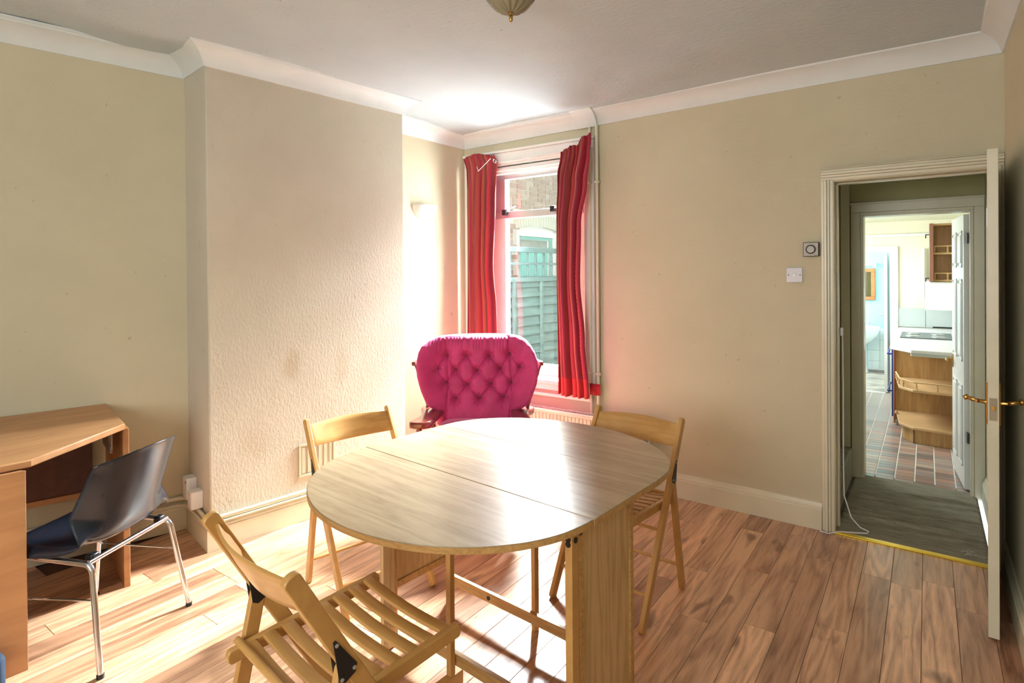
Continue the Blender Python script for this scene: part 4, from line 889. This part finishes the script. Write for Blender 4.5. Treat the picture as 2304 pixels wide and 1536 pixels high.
for r0, z in ((.06, .42), (.13, .47), (.19, .55), (.215, .63), (.22, .665), (.205, .668), (.18, .65), (.10, .60), (.01, .59)):
    for k in range(n): q = 2 * PI * k / n; vs.append((r0 * 1.05 * math.cos(q), r0 * .95 * math.sin(q), z))
for j in range(8):
    for k in range(n): fs.append((j * n + k, j * n + (k + 1) % n, (j + 1) * n + (k + 1) % n, (j + 1) * n + k))
m.add(vs, fs).build('bowl', ceramic, bs, ang=50)
MB().lathe([(.085, 0), (.075, .05), (.055, .2), (.055, .4), (.07, .44)], 20, Matrix.Translation((0, .05, 0))).build('pedestal', ceramic, bs)
MB().tube([(.10, .12, .66), (.10, .12, .71), (.10, .06, .72)], .012, 8).build('tap', chrome, bs)
o = MB().tube([(-1.0, 9.87, .03), (-.36, 9.87, .03)], .01, 8).build('skirting_pipe', chrome); tag(o, 'chrome pipe along the foot of the bathroom tiles', 'pipe')

# ------------------------------------------------------------------ outside the window: alley, fence, neighbour's wall
struct(MB().b2((-6.0, 3.92, -.25), (-1.25, 12.5, -.15)).build('floor_alley', paving, smooth=False))
fe = thing('garden_fence', 'blue green stained panel fence with trellis outside the window', 'fence', (-3.5, 0, 0))
for k in range(17):
    z = 1.335 - .1035 * k; MB().add([(.004, 4.0, z - .010), (.004, 9.5, z - .010), (-.026, 9.5, z + .105), (-.026, 4.0, z + .105), (-.014, 4.0, z - .010), (-.014, 9.5, z - .010), (-.034, 9.5, z + .105), (-.034, 4.0, z + .105)], [(0, 1, 2, 3), (4, 7, 6, 5), (0, 4, 5, 1), (3, 2, 6, 7), (0, 3, 7, 4), (1, 5, 6, 2)]).build('fence_board', fence_m, fe, smooth=False)
MB().b2((-.02, 4.0, 1.385), (.022, 9.5, 1.432)).build('cap_rail', fence_m, fe, bevel=.003)
for y in (4.36, 4.875, 5.40, 5.92, 6.44, 6.96): MB().b2((0, y - .018, -.2), (.03, y + .018, 1.385)).build('batten', fence_m, fe, bevel=.002)
MB().b2((-.02, 4.0, 1.700), (.03, 9.5, 1.755)).build('trellis_rail', fence_m, fe, bevel=.003); MB().b2((-.005, 4.0, 1.565), (.018, 9.5, 1.59)).build('trellis_rail', fence_m, fe, bevel=.002)
for k in range(30): y = 4.19 + .1625 * k; MB().b2((-.018, y - .014, 1.43), (-.001, y + .014, 1.70)).build('trellis_bar', fence_m, fe, bevel=.002)
nb = thing('neighbour_house', 'brick side wall of the neighbouring house beyond the fence', 'house', (-5.0, 0, 0))
# wall with window opening y 7.09..8.25, z up to 2.13
m = MB().b2((-.2, 4.0, -.2), (-.012, 7.09, 3.7)).b2((-.2, 8.26, -.2), (-.012, 12.0, 3.7)).b2((-.2, 7.09, 2.30), (-.012, 8.26, 3.7)).b2((-.2, 7.09, -.2), (-.012, 8.26, .9)); m.build('wall', mortar, nb, smooth=False)
bmesh1 = MB().b2((-.012, -.1075, -.0325), (0, .1075, .0325)).mesh('brick', brick_m, False); bmesh2 = MB().b2((-.012, -.0505, -.0325), (0, .0505, .0325)).mesh('brick_half', brick_m, False)
cnt = 0; farb = MB()
for c in range(0, 46):
    z = .95 + .0762 * c
    if z > 3.6: break
    y = 6.30 - (.11 if c % 2 else 0); k = 0
    while y < 9.6:
        hd = (k + c) % 3 == 2; L = .103 if hd else .217; ym = y + L / 2; y += L + .011; k += 1
        if 7.09 - L / 2 < ym < 8.26 + L / 2 and z < 2.42: continue
        if 7.0 < ym < 8.35 and z < 2.42 and z > 2.1: continue
        vis = 1.35 < z < 3.15 and 6.55 < ym < 8.75
        if vis and cnt < 298:
            o = bpy.data.objects.new('brick', bmesh2 if hd else bmesh1); C.objects.link(o); o.location = (0, ym, z); o.parent = nb; cnt += 1
        else: farb.b2((-.012, ym - L / 2, z - .0325), (0, ym + L / 2, z + .0325))
o = farb.build('far_bricks', brick_m, nb, smooth=False); o['kind'] = 'stuff'
# shallow arch of upright bricks over the window
pale = plain('pale_arch_brick', (.60, .58, .50), .9, var=.1)
for i in range(18):
    t = (i + .5) / 18; y = 7.02 + 1.31 * t; q = (t - .5) * .42; zc_ = 2.13 + .07 * (1 - (2 * t - 1) ** 2) + .11
    MB().box((0, 0, 0), (.02, .064, .215)).build('arch_brick', pale, nb, smooth=False, loc=(-.004, y, zc_)).rotation_euler = (-q, 0, 0)
nw = MB()
nw.b2((-.10, 7.09, .9), (-.03, 7.19, 2.13)).b2((-.10, 8.16, .9), (-.03, 8.26, 2.13)).b2((-.10, 7.19, 2.035), (-.03, 8.16, 2.2)); nwo = nw.build('window_surround', gloss_white, nb, bevel=.004)
MB().b2((-.09, 7.19, .9), (-.05, 7.23, 2.035)).b2((-.09, 8.12, .9), (-.05, 8.16, 2.035)).b2((-.09, 7.23, 1.995), (-.05, 8.12, 2.035)).build('window_frame', teal, nb, bevel=.003)
MB().b2((-.13, 7.23, 1.78), (-.12, 8.12, 1.995)).build('blind', plain('neighbour_blind', (.42, .44, .41), .7), nb, smooth=False)
for i in range(8): MB().b2((-.118, 7.235 + i * .111, .9), (-.110, 7.338 + i * .111, 1.80 - .01)).build('door_board', plain('mint_board_%d' % i, (.27, .64, .58), .5, var=.05), nb, bevel=.002)
